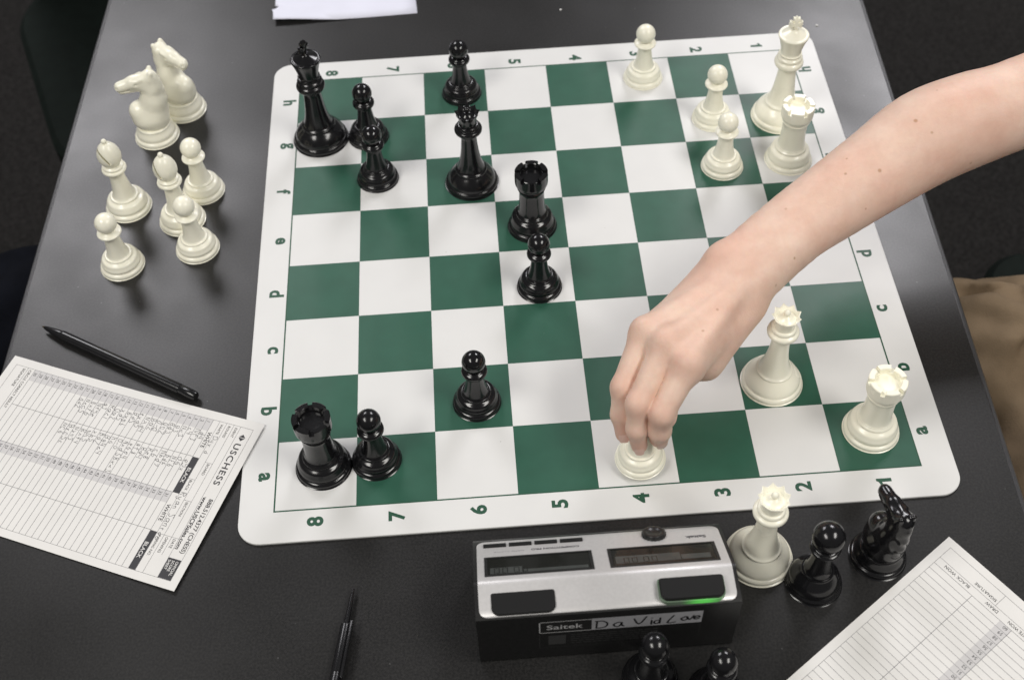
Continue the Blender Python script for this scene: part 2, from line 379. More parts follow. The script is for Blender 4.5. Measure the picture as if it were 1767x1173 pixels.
def build_kind(kind, style):
    """list of (part name, mesh) for one kind; style 'ivory' or 'black' differ a little in their turning"""
    parts = []
    def L_(name, prof, seg=56, curve=True): me = lathe_mesh(name, prof, seg, curve=curve); parts.append((name, me)); return me
    if kind == 'pawn':
        L_('base', base_prof(17.7, 10.9, 15))
        L_('stem', [(0, 14), (9.3, 14.6), (9.1, 15.6), (8.1, 19), (7.1, 24), (6.4, 30), (6.2, 35), (6.4, 38), (0, 38.2)])
        if style == 'ivory':
            L_('collar', [(0, 36.9), (6.2, 37), (7.9, 38.0), (9.4, 38.9), (9.8, 39.7), (9.5, 40.5), (8.2, 41.3), (6.5, 42.1), (5, 43), (0, 43.2)])
            L_('head', sphere_prof(8.6, 49.9))
        else:
            L_('collar', [(0, 35.6), (6.2, 35.7), (8.0, 36.6), (9.3, 38.2), (9.5, 39.8), (8.9, 41.2), (7.4, 42.2), (6, 43), (0, 43.2)])
            L_('head', sphere_prof(8.6, 49.9))
    if kind == 'large_pawn':
        L_('base', [(0, 0), (17.6, 0), (18.3, .6), (18.5, 2), (18.2, 3.6), (17.2, 4.6), (16.9, 5.6), (16.6, 8), (14.8, 12), (12.2, 15.6), (10.8, 17.4), (10.4, 18.4), (9.6, 18.9), (0, 19)])
        L_('stem', [(0, 18), (9.4, 18.4), (8.2, 23), (7.2, 30), (6.8, 38), (7, 44), (7.2, 46.5), (0, 46.6)])
        L_('collar', [(0, 45), (7, 45.2), (9.0, 46), (10.0, 47), (10.1, 48), (9.4, 48.8), (8.6, 49.1), (8.9, 49.8), (8.7, 50.6), (7, 51.4), (0, 51.6)])
        L_('head', sphere_prof(10.5, 60.5))
    if kind == 'rook':
        L_('base', base_prof(19.9, 13.0, 17))
        L_('stem', [(0, 16), (12.2, 16.4), (12.2, 17.6), (11.8, 18.0), (12.0, 18.6), (11.5, 19.2), (10.9, 22), (10.4, 28), (10.2, 36), (10.4, 42), (10.9, 46.5), (0, 46.6)])
        # turret: outer wall, floor and six merlons
        seg = 72; Zt, Zc = 62.0, 58.4; ro, ri = 13.4, 9.0
        outer = [(0, 46), (10.6, 46.2), (11.6, 48.2), (12.9, 49.8), (13.3, 51.2), (13.4, 54), (13.4, Zc)]
        mb = MB(); rows = []
        pr = catmull(outer, 2)
        for r, z in pr: rows.append([(r*.001*math.cos(2*math.pi*i/seg), r*.001*math.sin(2*math.pi*i/seg), z*.001) for i in range(seg)])
        rows.append([(ri*.001*math.cos(2*math.pi*i/seg), ri*.001*math.sin(2*math.pi*i/seg), Zc*.001) for i in range(seg)])
        rows.append([(8.6*.001*math.cos(2*math.pi*i/seg), 8.6*.001*math.sin(2*math.pi*i/seg), 56.6*.001) for i in range(seg)])
        V = [v for r in rows for v in r]; F = [(a*seg+i, a*seg+(i+1) % seg, (a+1)*seg+(i+1) % seg, (a+1)*seg+i) for a in range(len(rows)-1) for i in range(seg)]
        V.append((0, 0, .0562)); F += [((len(rows)-1)*seg+i, (len(rows)-1)*seg+(i+1) % seg, len(V)-1) for i in range(seg)]
        me = bpy.data.meshes.new('turret'); me.from_pydata(V, [], F); me.update(); shade(me, 45); parts.append(('turret', me))
        mer = MB(); st = 9; k0 = len(mer.v)
        A0, A1 = R(-22.5), R(22.5); V = []; F = []
        for i in range(st+1):
            a = A0+(A1-A0)*i/st; c, s = math.cos(a), math.sin(a)
            V += [(r*c*.001, r*s*.001, z*.001) for r, z in ((ri+.05, Zc-.6), (ro-.02, Zc-.6), (ro-.02, Zt-.5), (ro-.55, Zt), (ri+.6, Zt), (ri+.05, Zt-.5))]
        m6 = 6
        for i in range(st): F += [(i*m6+j, (i+1)*m6+j, (i+1)*m6+(j+1) % m6, i*m6+(j+1) % m6) for j in range(m6)]
        F += [tuple(range(m6)), tuple(st*m6+j for j in range(m6))[::-1]]
        me = bpy.data.meshes.new('merlon'); me.from_pydata(V, [], [f[::-1] for f in F]); me.update(); shade(me, 35)
        for i in range(6): parts.append(('merlon', me, R(60*i+10)))
    if kind == 'bishop':
        L_('base', base_prof(19.0, 11.6, 16))
        L_('stem', [(0, 15), (10, 15.5), (9.6, 17), (8.4, 21), (7.4, 27), (6.6, 34), (6.3, 40), (6.6, 44.5), (0, 44.6)])
        L_('collar', [(0, 42.6), (6.4, 42.8), (8.6, 43.6), (10.0, 44.9), (10.2, 46.2), (9.5, 47.3), (8.4, 47.7), (8.3, 48.3), (8.9, 49.0), (8.7, 50.0), (7.4, 50.8), (6, 51.4), (0, 51.6)])
        me = lathe_mesh('mitre', [(0, 50), (5.6, 50.6), (7.6, 53), (9.2, 56.5), (9.7, 60), (9.2, 64), (7.6, 68), (5.2, 71.2), (2.6, 73.2), (0, 74)], 56)
        # cut the slanted slit
        tmp = bpy.data.objects.new('t', me); col.objects.link(tmp)
        cb = MB(); cb.box(-.0008, .0008, -.02, .02, -.0075, .03); cm = cb.build('c', 'ivory'); cm.matrix_world = Matrix.Translation((.0052, 0, .064)) @ Matrix.Rotation(R(24), 4, 'Y')
        bo = tmp.modifiers.new('b', 'BOOLEAN'); bo.object = cm; bo.operation = 'DIFFERENCE'; bo.solver = 'EXACT'
        dg = bpy.context.evaluated_depsgraph_get(); m2 = bpy.data.meshes.new_from_object(tmp.evaluated_get(dg)); m2.name = 'mitre'; m2.materials.clear()
        bpy.data.objects.remove(tmp); bpy.data.objects.remove(cm); shade(m2, 40); parts.append(('mitre', m2))
        L_('finial', sphere_prof(2.3, 75.2))
    if kind == 'queen':
        L_('base', [(0, 0), (21.4, 0), (22.2, .5), (22.4, 1.8), (22.3, 3.2), (21.5, 4.3), (20.5, 4.9), (20.2, 5.8), (19.9, 7.3), (18.3, 10.2), (15.8, 13.2), (13.9, 15.2), (13.3, 16.0), (13.4, 16.8), (12.8, 17.4), (11.6, 17.6), (0, 17.6)])
        L_('stem', [(0, 16.5), (12.3, 17.2), (11.7, 18.6), (10.2, 23), (8.8, 29), (7.5, 37), (6.7, 46), (6.4, 53), (6.7, 58), (0, 58.2)])
        L_('collar', [(0, 56), (6.5, 56.2), (9.4, 57.5), (11.1, 59.3), (11.5, 61), (11.0, 62.5), (9.7, 63.3), (8.9, 63.8), (9.2, 64.8), (8.9, 65.9), (7.4, 66.8), (0, 67)])
        # coronet with nine points
        seg = 108; rows = []
        for (r, z, spk) in ((0, 66, 0), (7.3, 66.2, 0), (7.0, 68.4, 0), (7.2, 71, 0), (8.0, 74.5, 0), (8.9, 77, .35), (9.3, 78.2, 1), (8.5, 78.2, 1), (7.7, 76.8, .3), (6.6, 75.6, 0), (5.4, 76.0, 0), (4.2, 77.2, 0), (2.4, 78.5, 0), (0, 79.2, 0)):
            row = []
            for i in range(seg):
                a = 2*math.pi*i/seg; ph = (i % 12)/12.0; s_ = (abs(ph-.5)*2)**1.6 if spk else 0
                rr = r+spk*(1.7*s_-.35); zz = z+spk*(1.9*s_-.7)
                row.append((rr*.001*math.cos(a), rr*.001*math.sin(a), zz*.001))
            rows.append(row)
        V = [v for r in rows for v in r]; F = [(a*seg+i, a*seg+(i+1) % seg, (a+1)*seg+(i+1) % seg, (a+1)*seg+i) for a in range(len(rows)-1) for i in range(seg)]
        bm = bmesh.new(); vs = [bm.verts.new(v) for v in V]
        for f in F: bm.faces.new([vs[i] for i in f])
        bmesh.ops.remove_doubles(bm, verts=bm.verts, dist=1e-7)
        me = bpy.data.meshes.new('coronet'); bm.to_mesh(me); bm.free(); shade(me, 55); parts.append(('coronet', me))
        L_('finial', sphere_prof(2.5, 81.0))
    if kind == 'king':
        L_('base', [(0, 0), (22.8, 0), (23.6, .5), (23.9, 1.9), (23.8, 3.6), (22.9, 4.9), (21.9, 5.5), (21.6, 6.4), (21.4, 8.0), (20.2, 10.8), (17.4, 14.2), (15.0, 16.4), (14.4, 17.3), (14.5, 18.2), (13.8, 18.9), (12.4, 19.1), (0, 19.1)])
        L_('stem', [(0, 18), (13.2, 18.7), (12.5, 20.4), (11.0, 25), (9.6, 32), (8.6, 40), (7.9, 48), (7.6, 54), (7.9, 59), (0, 59.2)])
        L_('collar', [(0, 56.4), (7.8, 56.6), (10.4, 57.8), (12.0, 59.7), (12.3, 61.6), (11.7, 63.3), (10.5, 64.3), (10.2, 65.1), (10.7, 66.2), (10.5, 67.5), (9.3, 68.6), (8.9, 69.5), (9.3, 70.6), (8.7, 71.7), (0, 72)])
        L_('crown', [(0, 70.5), (8.5, 70.8), (8.5, 72.6), (9.2, 77), (10.6, 82.5), (12.2, 87.2), (12.8, 88.8), (12.6, 89.8), (11.6, 90.3), (10.4, 90.2), (8, 91.4), (5.4, 92.8), (3.2, 94.2), (2.2, 95.4), (0, 95.6)])
        # cross patty with notched arms
        P = [(-1.5, 0), (-2.6, -1), (2.6, -1), (1.5, 0), (1.3, 3.6), (3.0, 2.9), (4.6, 1.9), (6.0, 2.4), (5.4, 4.0), (6.4, 5.0), (5.4, 6.2), (6.0, 7.8), (4.6, 8.4), (3.0, 7.2), (1.4, 6.8), (2.0, 8.4), (3.3, 10.0), (3.0, 11.7), (1.5, 11.2), (0, 12.6),
             (-1.5, 11.2), (-3.0, 11.7), (-3.3, 10.0), (-2.0, 8.4), (-1.4, 6.8), (-3.0, 7.2), (-4.6, 8.4), (-6.0, 7.8), (-5.4, 6.2), (-6.4, 5.0), (-5.4, 4.0), (-6.0, 2.4), (-4.6, 1.9), (-3.0, 2.9), (-1.3, 3.6)][1:]
        P = [(x*.001*.92, z*.001) for x, z in P]; th = .0021
        V = []; F = []; n_ = len(P)
        for y, g in ((-th, .82), (-th*.65, 1), (th*.65, 1), (th, .82)):
            V += [(x*g, y, .0952+(z-.0055)*g+.0055) for x, z in P]
        for k in range(3): F += [(k*n_+i, k*n_+(i+1) % n_, (k+1)*n_+(i+1) % n_, (k+1)*n_+i) for i in range(n_)]
        F += [tuple(range(n_))[::-1], tuple(range(3*n_, 4*n_))]
        me = bpy.data.meshes.new('cross'); me.from_pydata(V, [], [f[::-1] for f in F]); me.update(); shade(me, 50); parts.append(('cross', me))
    if kind in ('knight', 'large_knight'):
        L_('base', [(0, 0), (18.3, 0), (19.1, .5), (19.3, 1.8), (19.2, 3.1), (18.4, 4.2), (17.3, 4.8), (17.1, 5.6), (17.3, 6.6), (17.0, 8.4), (15.6, 11.2), (14.8, 13.2), (14.9, 14.2), (14.2, 15), (12.5, 15.3), (0, 15.4)])
        mm = .001
        def horse(Pm):
            P = Pm*1000.0
            d = limb(P, (-1, 0, 17), (1, 0, 22), 12.6, 13.2)
            d = smin(d, limb(P, (5.5, 0, 25), (7.5, 0, 31), 10.5, 9.4), 6)         # chest
            d = smin(d, limb(P, (-4, 0, 24), (-6.5, 0, 40), 12.0, 9.6), 6)         # neck
            d = smin(d, limb(P, (-6.5, 0, 40), (-9.0, 0, 56), 9.2, 7.2), 5)
            d = smin(d, limb(P, (-1, 0, 34), (-6, 0, 52), 7.2, 6.0), 5)            # throat
            d = smin(d, limb(P, (-9.0, 0, 55), (-9.0, 0, 64), 7.0, 6.2), 4)        # poll
            hd = limb(P, (-9, 0, 63.6), (5, 0, 62.6), 6.8, 5.6)                    # forehead
            hd = smin(hd, limb(P, (5, 0, 62.2), (17, 0, 60.2), 5.4, 4.8), 3)       # nose
            hd = smin(hd, ellip(P, (-3, 0, 57.8), (7.8, 6.4, 6.2)), 3)             # cheek
            hd = smin(hd, limb(P, (2, 0, 57.2), (16.0, 0, 56.4), 4.4, 3.7), 2)     # jaw
            for s in (-1, 1):
                hd = smin(hd, limb(P, (3.0, s*4.7, 65.2), (-2, s*4.9, 66.6), 1.3, 1.5), 1.2)   # brow
                hd = np.maximum(hd, -(np.linalg.norm(P-np.array((3.2, s*6.1, 63.0)), axis=1)-1.3))
                hd = np.maximum(hd, -(np.linalg.norm(P-np.array((20.0, s*3.2, 60.8)), axis=1)-1.2))   # nostril
                e = limb(P, (-9.0, s*3.6, 66.5), (-11.0, s*4.4, 70.6), 3.4, 2.2)   # ear
                e = np.maximum(e, -(limb(P, (-6.8, s*4.6, 68.6), (-8.4, s*5.4, 73), 1.3, 1.0)))
                hd = smin(hd, e, 1.5)
            m2 = np.maximum(np.abs(P[:, 2]-(57.6-.06*(P[:, 0]-8)))-.5, np.maximum(9.5-P[:, 0], -(np.abs(P[:, 1])-2.2)))
            hd = np.maximum(hd, -m2)
            d = smin(d, hd, 2.5)
            # mane: ridge down the back of the neck with locks
            pts = [(-12, 66), (-14.5, 60), (-15.6, 50), (-15.8, 40), (-14, 29), (-11.5, 20)]
            for (a, b) in zip(pts, pts[1:]): d = smin(d, limb(P, (a[0], 0, a[1]), (b[0], 0, b[1]), 2.6, 2.8), 2.5)
            gr = np.sin((P[:, 2]+.8*P[:, 0])*.95)
            mk = np.clip((-6.5-P[:, 0])/3, 0, 1)*np.clip((P[:, 2]-20)/8, 0, 1)
            d = d+gr*.0*mk
            fl_ = np.sin(P[:, 1]*.9)*np.clip((P[:, 0]-4)/5, 0, 1)*np.clip((40-P[:, 2])/8, 0, 1)*.0
            # chest fold at the front and collar line under the jaw
            d = np.maximum(d, 14.9-P[:, 2])
            return (d+fl_)*mm
        V, F = surface_net(horse, (-.023, -.018, .0135), (.027, .018, .0775), .0007, .006)
        me = bpy.data.meshes.new('horse_head'); me.from_pydata(V.tolist(), [], F.tolist()); me.update()
        bm = bmesh.new(); bm.from_mesh(me)
        for _ in range(8 if kind == 'large_knight' else 3): bmesh.ops.smooth_vert(bm, verts=bm.verts, factor=.5, use_axis_x=True, use_axis_y=True, use_axis_z=True)
        bm.to_mesh(me); bm.free(); shade(me); parts.append(('horse_head', me))
    for p in parts: p[1].materials.clear(); p[1].materials.append(M[style])
    return parts
def piece(kind, style, x, y, z, label, rz=0.0, scale=1.0, tilt=None):
    key = (kind, style)
    if key not in PIECE: PIECE[key] = build_kind(*key)
    nm = kind.replace('large_', '')
    o = empty(f'{style}_{nm}', (x, y, z), rz); o.scale = (scale,)*3
    if tilt: o.rotation_euler = (*tilt, rz)
    tag(o, label, f'chess {nm}', f'{style} {nm}s')
    for p in PIECE[key]:
        c = link(p[0], p[1], o)
        if len(p) > 2: c.rotation_euler = (0, 0, p[2])
    return o
B_ = .0002
piece('pawn', 'ivory', .0879, .2030, B_, 'ivory pawn standing alone on a white square by the far mat edge')
piece('pawn', 'ivory', .1419, .1421, B_, 'ivory pawn on a white square, left of the ivory king')
piece('pawn', 'ivory', .1406, .0817, B_, 'ivory pawn on a green square, left of the rook near the arm')
piece('king', 'ivory', .2015, .1400, B_, 'tall ivory king with a cross, in the far right corner of the mat', R(-4))
piece('rook', 'ivory', .1985, .0845, B_, 'ivory rook in front of the ivory king, just beyond the arm', R(4))
piece('queen', 'ivory', .1382, -.1478, B_, 'ivory queen standing on the mat just right of the hand', R(11))
piece('rook', 'ivory', .2010, -.1965, B_, 'ivory rook on the near right corner square of the mat', R(20))
piece('queen', 'ivory', .1016, -.2899, TZ, 'ivory queen standing off the mat beside the chess clock', R(5))
held = piece('pawn', 'ivory', .0313, -.2098, .0060, 'ivory piece gripped by the fingertips just above a white square', 0, 1, (R(2), R(-3)))
piece('king', 'black', -.2072, .1497, B_, 'tall black king near the far left corner of the mat', R(58))
piece('pawn', 'black', -.1649, .1482, B_, 'black pawn directly beside the black king, behind another pawn')
piece('pawn', 'black', -.1565, .0946, B_, 'black pawn in front of the black king, hiding part of another pawn')
piece('pawn', 'black', -.0798, .1978, B_, 'black pawn nearest the far edge, behind the black queen')
piece('queen', 'black', -.0755, .0829, B_, 'black queen with pointed coronet on a green square', R(8))
piece('rook', 'black', -.0278, .0272, B_, 'black rook on a green square in the middle of the mat', R(14))
piece('pawn', 'black', -.0271, -.0396, B_, 'black pawn on a white square in front of the central black rook')
piece('pawn', 'black', -.0824, -.1478, B_, 'black pawn standing alone on a green square, left of the hand')
piece('rook', 'black', -.1950, -.1944, B_, 'black rook on the near left corner square of the mat', R(-6))
piece('pawn', 'black', -.1570, -.1921, B_, 'black pawn touching the black rook near the left corner')
piece('knight', 'ivory', -.3559, .1707, TZ, 'ivory knight with its muzzle pointing left, nearer of the two knights', R(192))
piece('knight', 'ivory', -.3345, .2034, TZ, 'ivory knight facing right, farther of the two knights', R(-38))
piece('bishop', 'ivory', -.3703, .0826, TZ, 'ivory bishop on the bare table nearest its left edge', R(205))
piece('bishop', 'ivory', -.3224, .0626, TZ, 'ivory bishop partly hidden behind an ivory pawn on the table', R(180))
piece('pawn', 'ivory', -.3075, .0961, TZ, 'captured ivory pawn farthest back, right of both bishops')
piece('pawn', 'ivory', -.3065, .0288, TZ, 'captured ivory pawn in front of the right bishop')
piece('pawn', 'ivory', -.3670, .0158, TZ, 'captured ivory pawn at lower left of its group, in front of the left bishop')
piece('large_pawn', 'black', .1345, -.3108, TZ, 'large black pawn off the mat between queen and black knight')
piece('large_knight', 'black', .1815, -.2955, TZ, 'black knight off the mat beside the near right score sheet', R(101), .97)
piece('pawn', 'black', .0172, -.3695, TZ, 'black pawn right in front of the chess clock, cut by the picture edge')
piece('pawn', 'black', .0566, -.3825, TZ, 'black pawn at the bottom edge, right of the one before the clock')

# ================================================================== CHESS CLOCK
ck = empty('chess_clock', (-.0900, -.3503, TZ)); tag(ck, 'black and silver digital chess clock with a green lit button', 'chess clock')
mm = .001; W_ = 162.5
sec = [(0, 1.5), (1.2, 0.3), (68.5, .3), (70, 1.5), (70, 30), (69.2, 34), (66.5, 37), (26.5, 61.6), (24.5, 62.4), (22.5, 62.5), (2.2, 61.2), (.6, 60.4), (0, 58.6)]
V = []; F = []; n = len(sec)
for X, g in ((1.6, 1.4), (.5, .4), (0, 0), (W_, 0), (W_-.5, .4), (W_-1.6, 1.4)):
    cy_, cz_ = 36, 28
    for (y, z) in sec:
        V.append((X*mm, (y+(g if y < cy_ else -g))*mm, (z+(g*.6 if z < cz_ else -g))*mm))
order = [0, 1, 2, 3, 4, 5]
for a in range(5): F += [(a*n+i, a*n+(i+1) % n, (a+1)*n+(i+1) % n, (a+1)*n+i) for i in range(n)]
F += [tuple(range(n))[::-1], tuple(range(5*n, 6*n))]
mesh_obj('housing', V, [f[::-1] for f in F], 'clock_body', ck, True, 30)
path = [(1.6, 61.35), (12, 61.9), (22, 62.6), (23.6, 62.65), (25, 62.4), (26.6, 61.75), (36, 56.0), (50, 47.35), (60, 41.2), (65.6, 37.75)]
plen = [0]
for a, b in zip(path, path[1:]): plen.append(plen[-1]+math.dist(a, b))
def surf(Y):
    for (y0, z0), (y1, z1) in zip(path, path[1:]):
        if Y <= y1: return z0+(z1-z0)*(Y-y0)/(y1-y0)
    return path[-1][1]
def pathpt(wv):
    for i in range(len(path)-1):
        if wv <= plen[i+1]+1e-9:
            t = (wv-plen[i])/(plen[i+1]-plen[i]); return (path[i][0]+(path[i+1][0]-path[i][0])*t, path[i][1]+(path[i+1][1]-path[i][1])*t)
Lp = plen[-1]; rc = 5.0; ws = sorted(set([0, .3, 1, 2, 3.3, 5, Lp-5, Lp-3.3, Lp-2, Lp-1, Lp-.3, Lp]+[p for p in plen if 5 < p < Lp-5]))
V = []; F = []
for wv in ws:
    dd = max(rc-wv, rc-(Lp-wv), 0); ins = rc-math.sqrt(max(rc*rc-dd*dd, 0))
    y, z = pathpt(wv); a, b = 2.4+ins, W_-2.4-ins
    V += [(a*mm, y*mm, (z-.7)*mm), (a*mm, y*mm, (z+.25)*mm), ((a+.3)*mm, y*mm, (z+.4)*mm), ((b-.3)*mm, y*mm, (z+.4)*mm), (b*mm, y*mm, (z+.25)*mm), (b*mm, y*mm, (z-.7)*mm)]
for i in range(len(ws)-1): F += [(i*6+j, i*6+j+1, (i+1)*6+j+1, (i+1)*6+j) for j in range(5)]
F += [tuple(range(6))[::-1], tuple(range((len(ws)-1)*6, len(ws)*6))]
mesh_obj('top_panel', V, [f[::-1] for f in F], 'silver', ck, True, 40)
ang = -math.atan2(61.75-41.2, 60-26.6)
def slope(X, Y, lift=.4): return Matrix.Translation((X*mm, Y*mm, (surf(Y)+lift)*mm)) @ Matrix.Rotation(ang, 4, 'X')
for k, (xa, xb) in enumerate(((7.0, 75.6), (85.6, 154.4))):
    xc = (xa+xb)/2; hw = (xb-xa)/2; Yc = 39.0; hh = 11.2; m = slope(xc, Yc)
    fr = MB()
    for (a, b, c, d) in ((-hw, hw, hh-1.4, hh), (-hw, hw, -hh, -hh+1.4), (-hw, -hw+2, -hh+1.4, hh-1.4), (hw-2, hw, -hh+1.4, hh-1.4)):
        fr.box(a*mm, b*mm, c*mm, d*mm, -.3*mm, .5*mm)
    dsp = fr.build('display', 'bezel', ck, mtx=m)
    MB().box((-hw+2)*mm, (hw-2)*mm, (-hh+1.4)*mm, (hh-1.4)*mm, -.3*mm, .08*mm).build('lcd_screen', 'lcd', dsp, mtx=m)
    f = MB()  # grey LCD zone; its lighter patches are painted-in reflections
    if k == 0: f.box((-hw+3.5)*mm, (-hw+24)*mm, (-hh+2.6)*mm, (-1.6)*mm, -.1*mm, .14*mm); f.box((-hw+24.6)*mm, (hw-3.5)*mm, (-hh+2.6)*mm, (-5.2)*mm, -.1*mm, .14*mm)
    else: f.box((-hw+4)*mm, (hw-24)*mm, (-hh+4.0)*mm, (1.5)*mm, -.1*mm, .14*mm); f.box((hw-23.5)*mm, (hw-5)*mm, (-hh+4.4)*mm, (-1.2)*mm, -.1*mm, .12*mm)
    f.build('lcd_reflection_field', 'lcd_glare', dsp, mtx=m)
    sg = MB()                                        # faint dark seven-segment shapes in the field
    xs = ((-hw+6, 4),) if k == 0 else ((-hw+9, 4), )
    for x0, nn in xs:
        for i in range(nn):
            a = x0+i*5.2+(2 if i > 1 else 0); yb, yt = -hh+3.4+(1.2 if k else 0), -2.4+(1.2 if k else 0)
            for (u0, u1, v0, v1) in ((a, a+.5, yb, yt), (a+3, a+3.5, yb, yt), (a, a+3.5, yb-.2, yb+.3), (a, a+3.5, yt-.3, yt+.2)):
                sg.quad((u0*mm, v0*mm, .17*mm), (u1*mm, v0*mm, .17*mm), (u1*mm, v1*mm, .17*mm), (u0*mm, v1*mm, .17*mm))
    stuff(sg.build('lcd_digits', 'lcd', dsp, mtx=m))
# two rocker buttons
prism([(x*mm, y*mm) for x, y in round_rect(10, 49.2, 2.0, 16.8, [1.5, 1.5, 5, 5])], 60.5*mm, 63.6*mm, inset=.5*mm).build('push_button', 'rubber', ck, smooth=True, angle=30)
bt = prism([(x*mm, y*mm) for x, y in round_rect(113, 152.2, 2.0, 16.6, [1.5, 1.5, 5, 5])], 65.0*mm, 68.0*mm, inset=.6*mm).build('push_button', 'rubber', ck, smooth=True, angle=30)
bt['label'] = 'raised button with a green lit rim'
prism([(x*mm, y*mm) for x, y in round_rect(112.2, 153.0, 1.4, 17.2, [1.5, 1.5, 5.5, 5.5])], 60.5*mm, 65.1*mm).build('light_rim', 'led', bt, smooth=True, angle=30)
# four small keys, dial, printing
for i in range(4):
    m = slope(14.2+i*16.6, 60.4); MB().box(-7.4*mm, 7.4*mm, -1.5*mm, 1.5*mm, -.5*mm, 1.3*mm).build('key', 'rubber', ck, bevel=.3*mm, mtx=m)
m = slope(117.8, 60.0)
dk = lathe_mesh('dial', [(0, -1), (7.7, -1), (7.7, 1.6), (7.1, 2.8), (5.8, 3.1), (4.6, 2.7), (3.6, 2.0), (0, 2.0)], 40, curve=False); dk.materials.append(M['bezel']); dk.transform(m); dl = link('dial', dk, ck)
mk = MB()
for i in range(20):
    a = 2*math.pi*i/20; mk.box(-.35*mm, .35*mm, 7.3*mm, 8.0*mm, -.5*mm, 1.9*mm, m @ Matrix.Rotation(a, 4, 'Z'))
mk.build('dial_ridges', 'bezel', dl)
def panel_text(body, X, Y, h, width, matname, bold=.01, part='printed_lettering'):
    V, F = text2d(body, h, bold, width=width)
    cx_ = V[:, 0].max()/2; m = slope(X, Y, .46)
    mesh_obj(part, [tuple(m @ Vector((-(a-cx_)*mm, -(b-h/2)*mm, 0))) for a, b, _ in V], F, matname, ck)
panel_text('Saitek', 144, 55.3, 3.0, 13.5, 'ink', .035)
panel_text('COMPETITION PRO', 53, 54.4, 1.9, 31, 'ink', .04)
panel_text('GAME CLOCK', 23, 54.0, 1.2, 20, 'ink_line', .0)
# label on the near wall
def wall_quad(mb, x0, x1, z0, z1, y): mb.quad((x0*mm, y*mm, z0*mm), (x1*mm, y*mm, z0*mm), (x1*mm, y*mm, z1*mm), (x0*mm, y*mm, z1*mm)); return mb
zt, zb = 53.2, 37.4
b = MB(); wall_quad(b, 38.3, 139.6, zb, zt, -.10); nl = b.build('name_label', 'bezel', ck)
b = MB()
for a in ((38.3, 70.9, zt-.7, zt), (38.3, 70.9, zb, zb+.7), (38.3, 39.0, zb, zt)): wall_quad(b, *a, -.14)
b.build('label_border', 'white_print', nl)
b = MB(); wall_quad(b, 70.9, 139.4, zb+.1, zt+.5, -.16); b.build('sticker', 'sticker', nl)
V, F = text2d('Saitek', 6.0, .010, width=22.5)
mesh_obj('brand_lettering', [((43+a)*mm, -.18*mm, (zb+4.8+b_)*mm) for a, b_, _ in V], F, 'white_print', nl)
b = MB()
for a in ((38.3, 139.4, 15.8, 16.1), (38.3, 38.6, 15.8, 36.8), (139.1, 139.4, 15.8, 36.8)): wall_quad(b, *a, -.10)
for r_ in range(5):
    x = 58
    while x < 112:
        l = random.uniform(2, 6); wall_quad(b, x, min(x+l, 113), 32-r_*3.0, 32.9-r_*3.0, -.10); x += l+1
wall_quad(b, 44, 55, 20, 33, -.09)
stuff(b.build('rating_print', 'grey_print', ck))
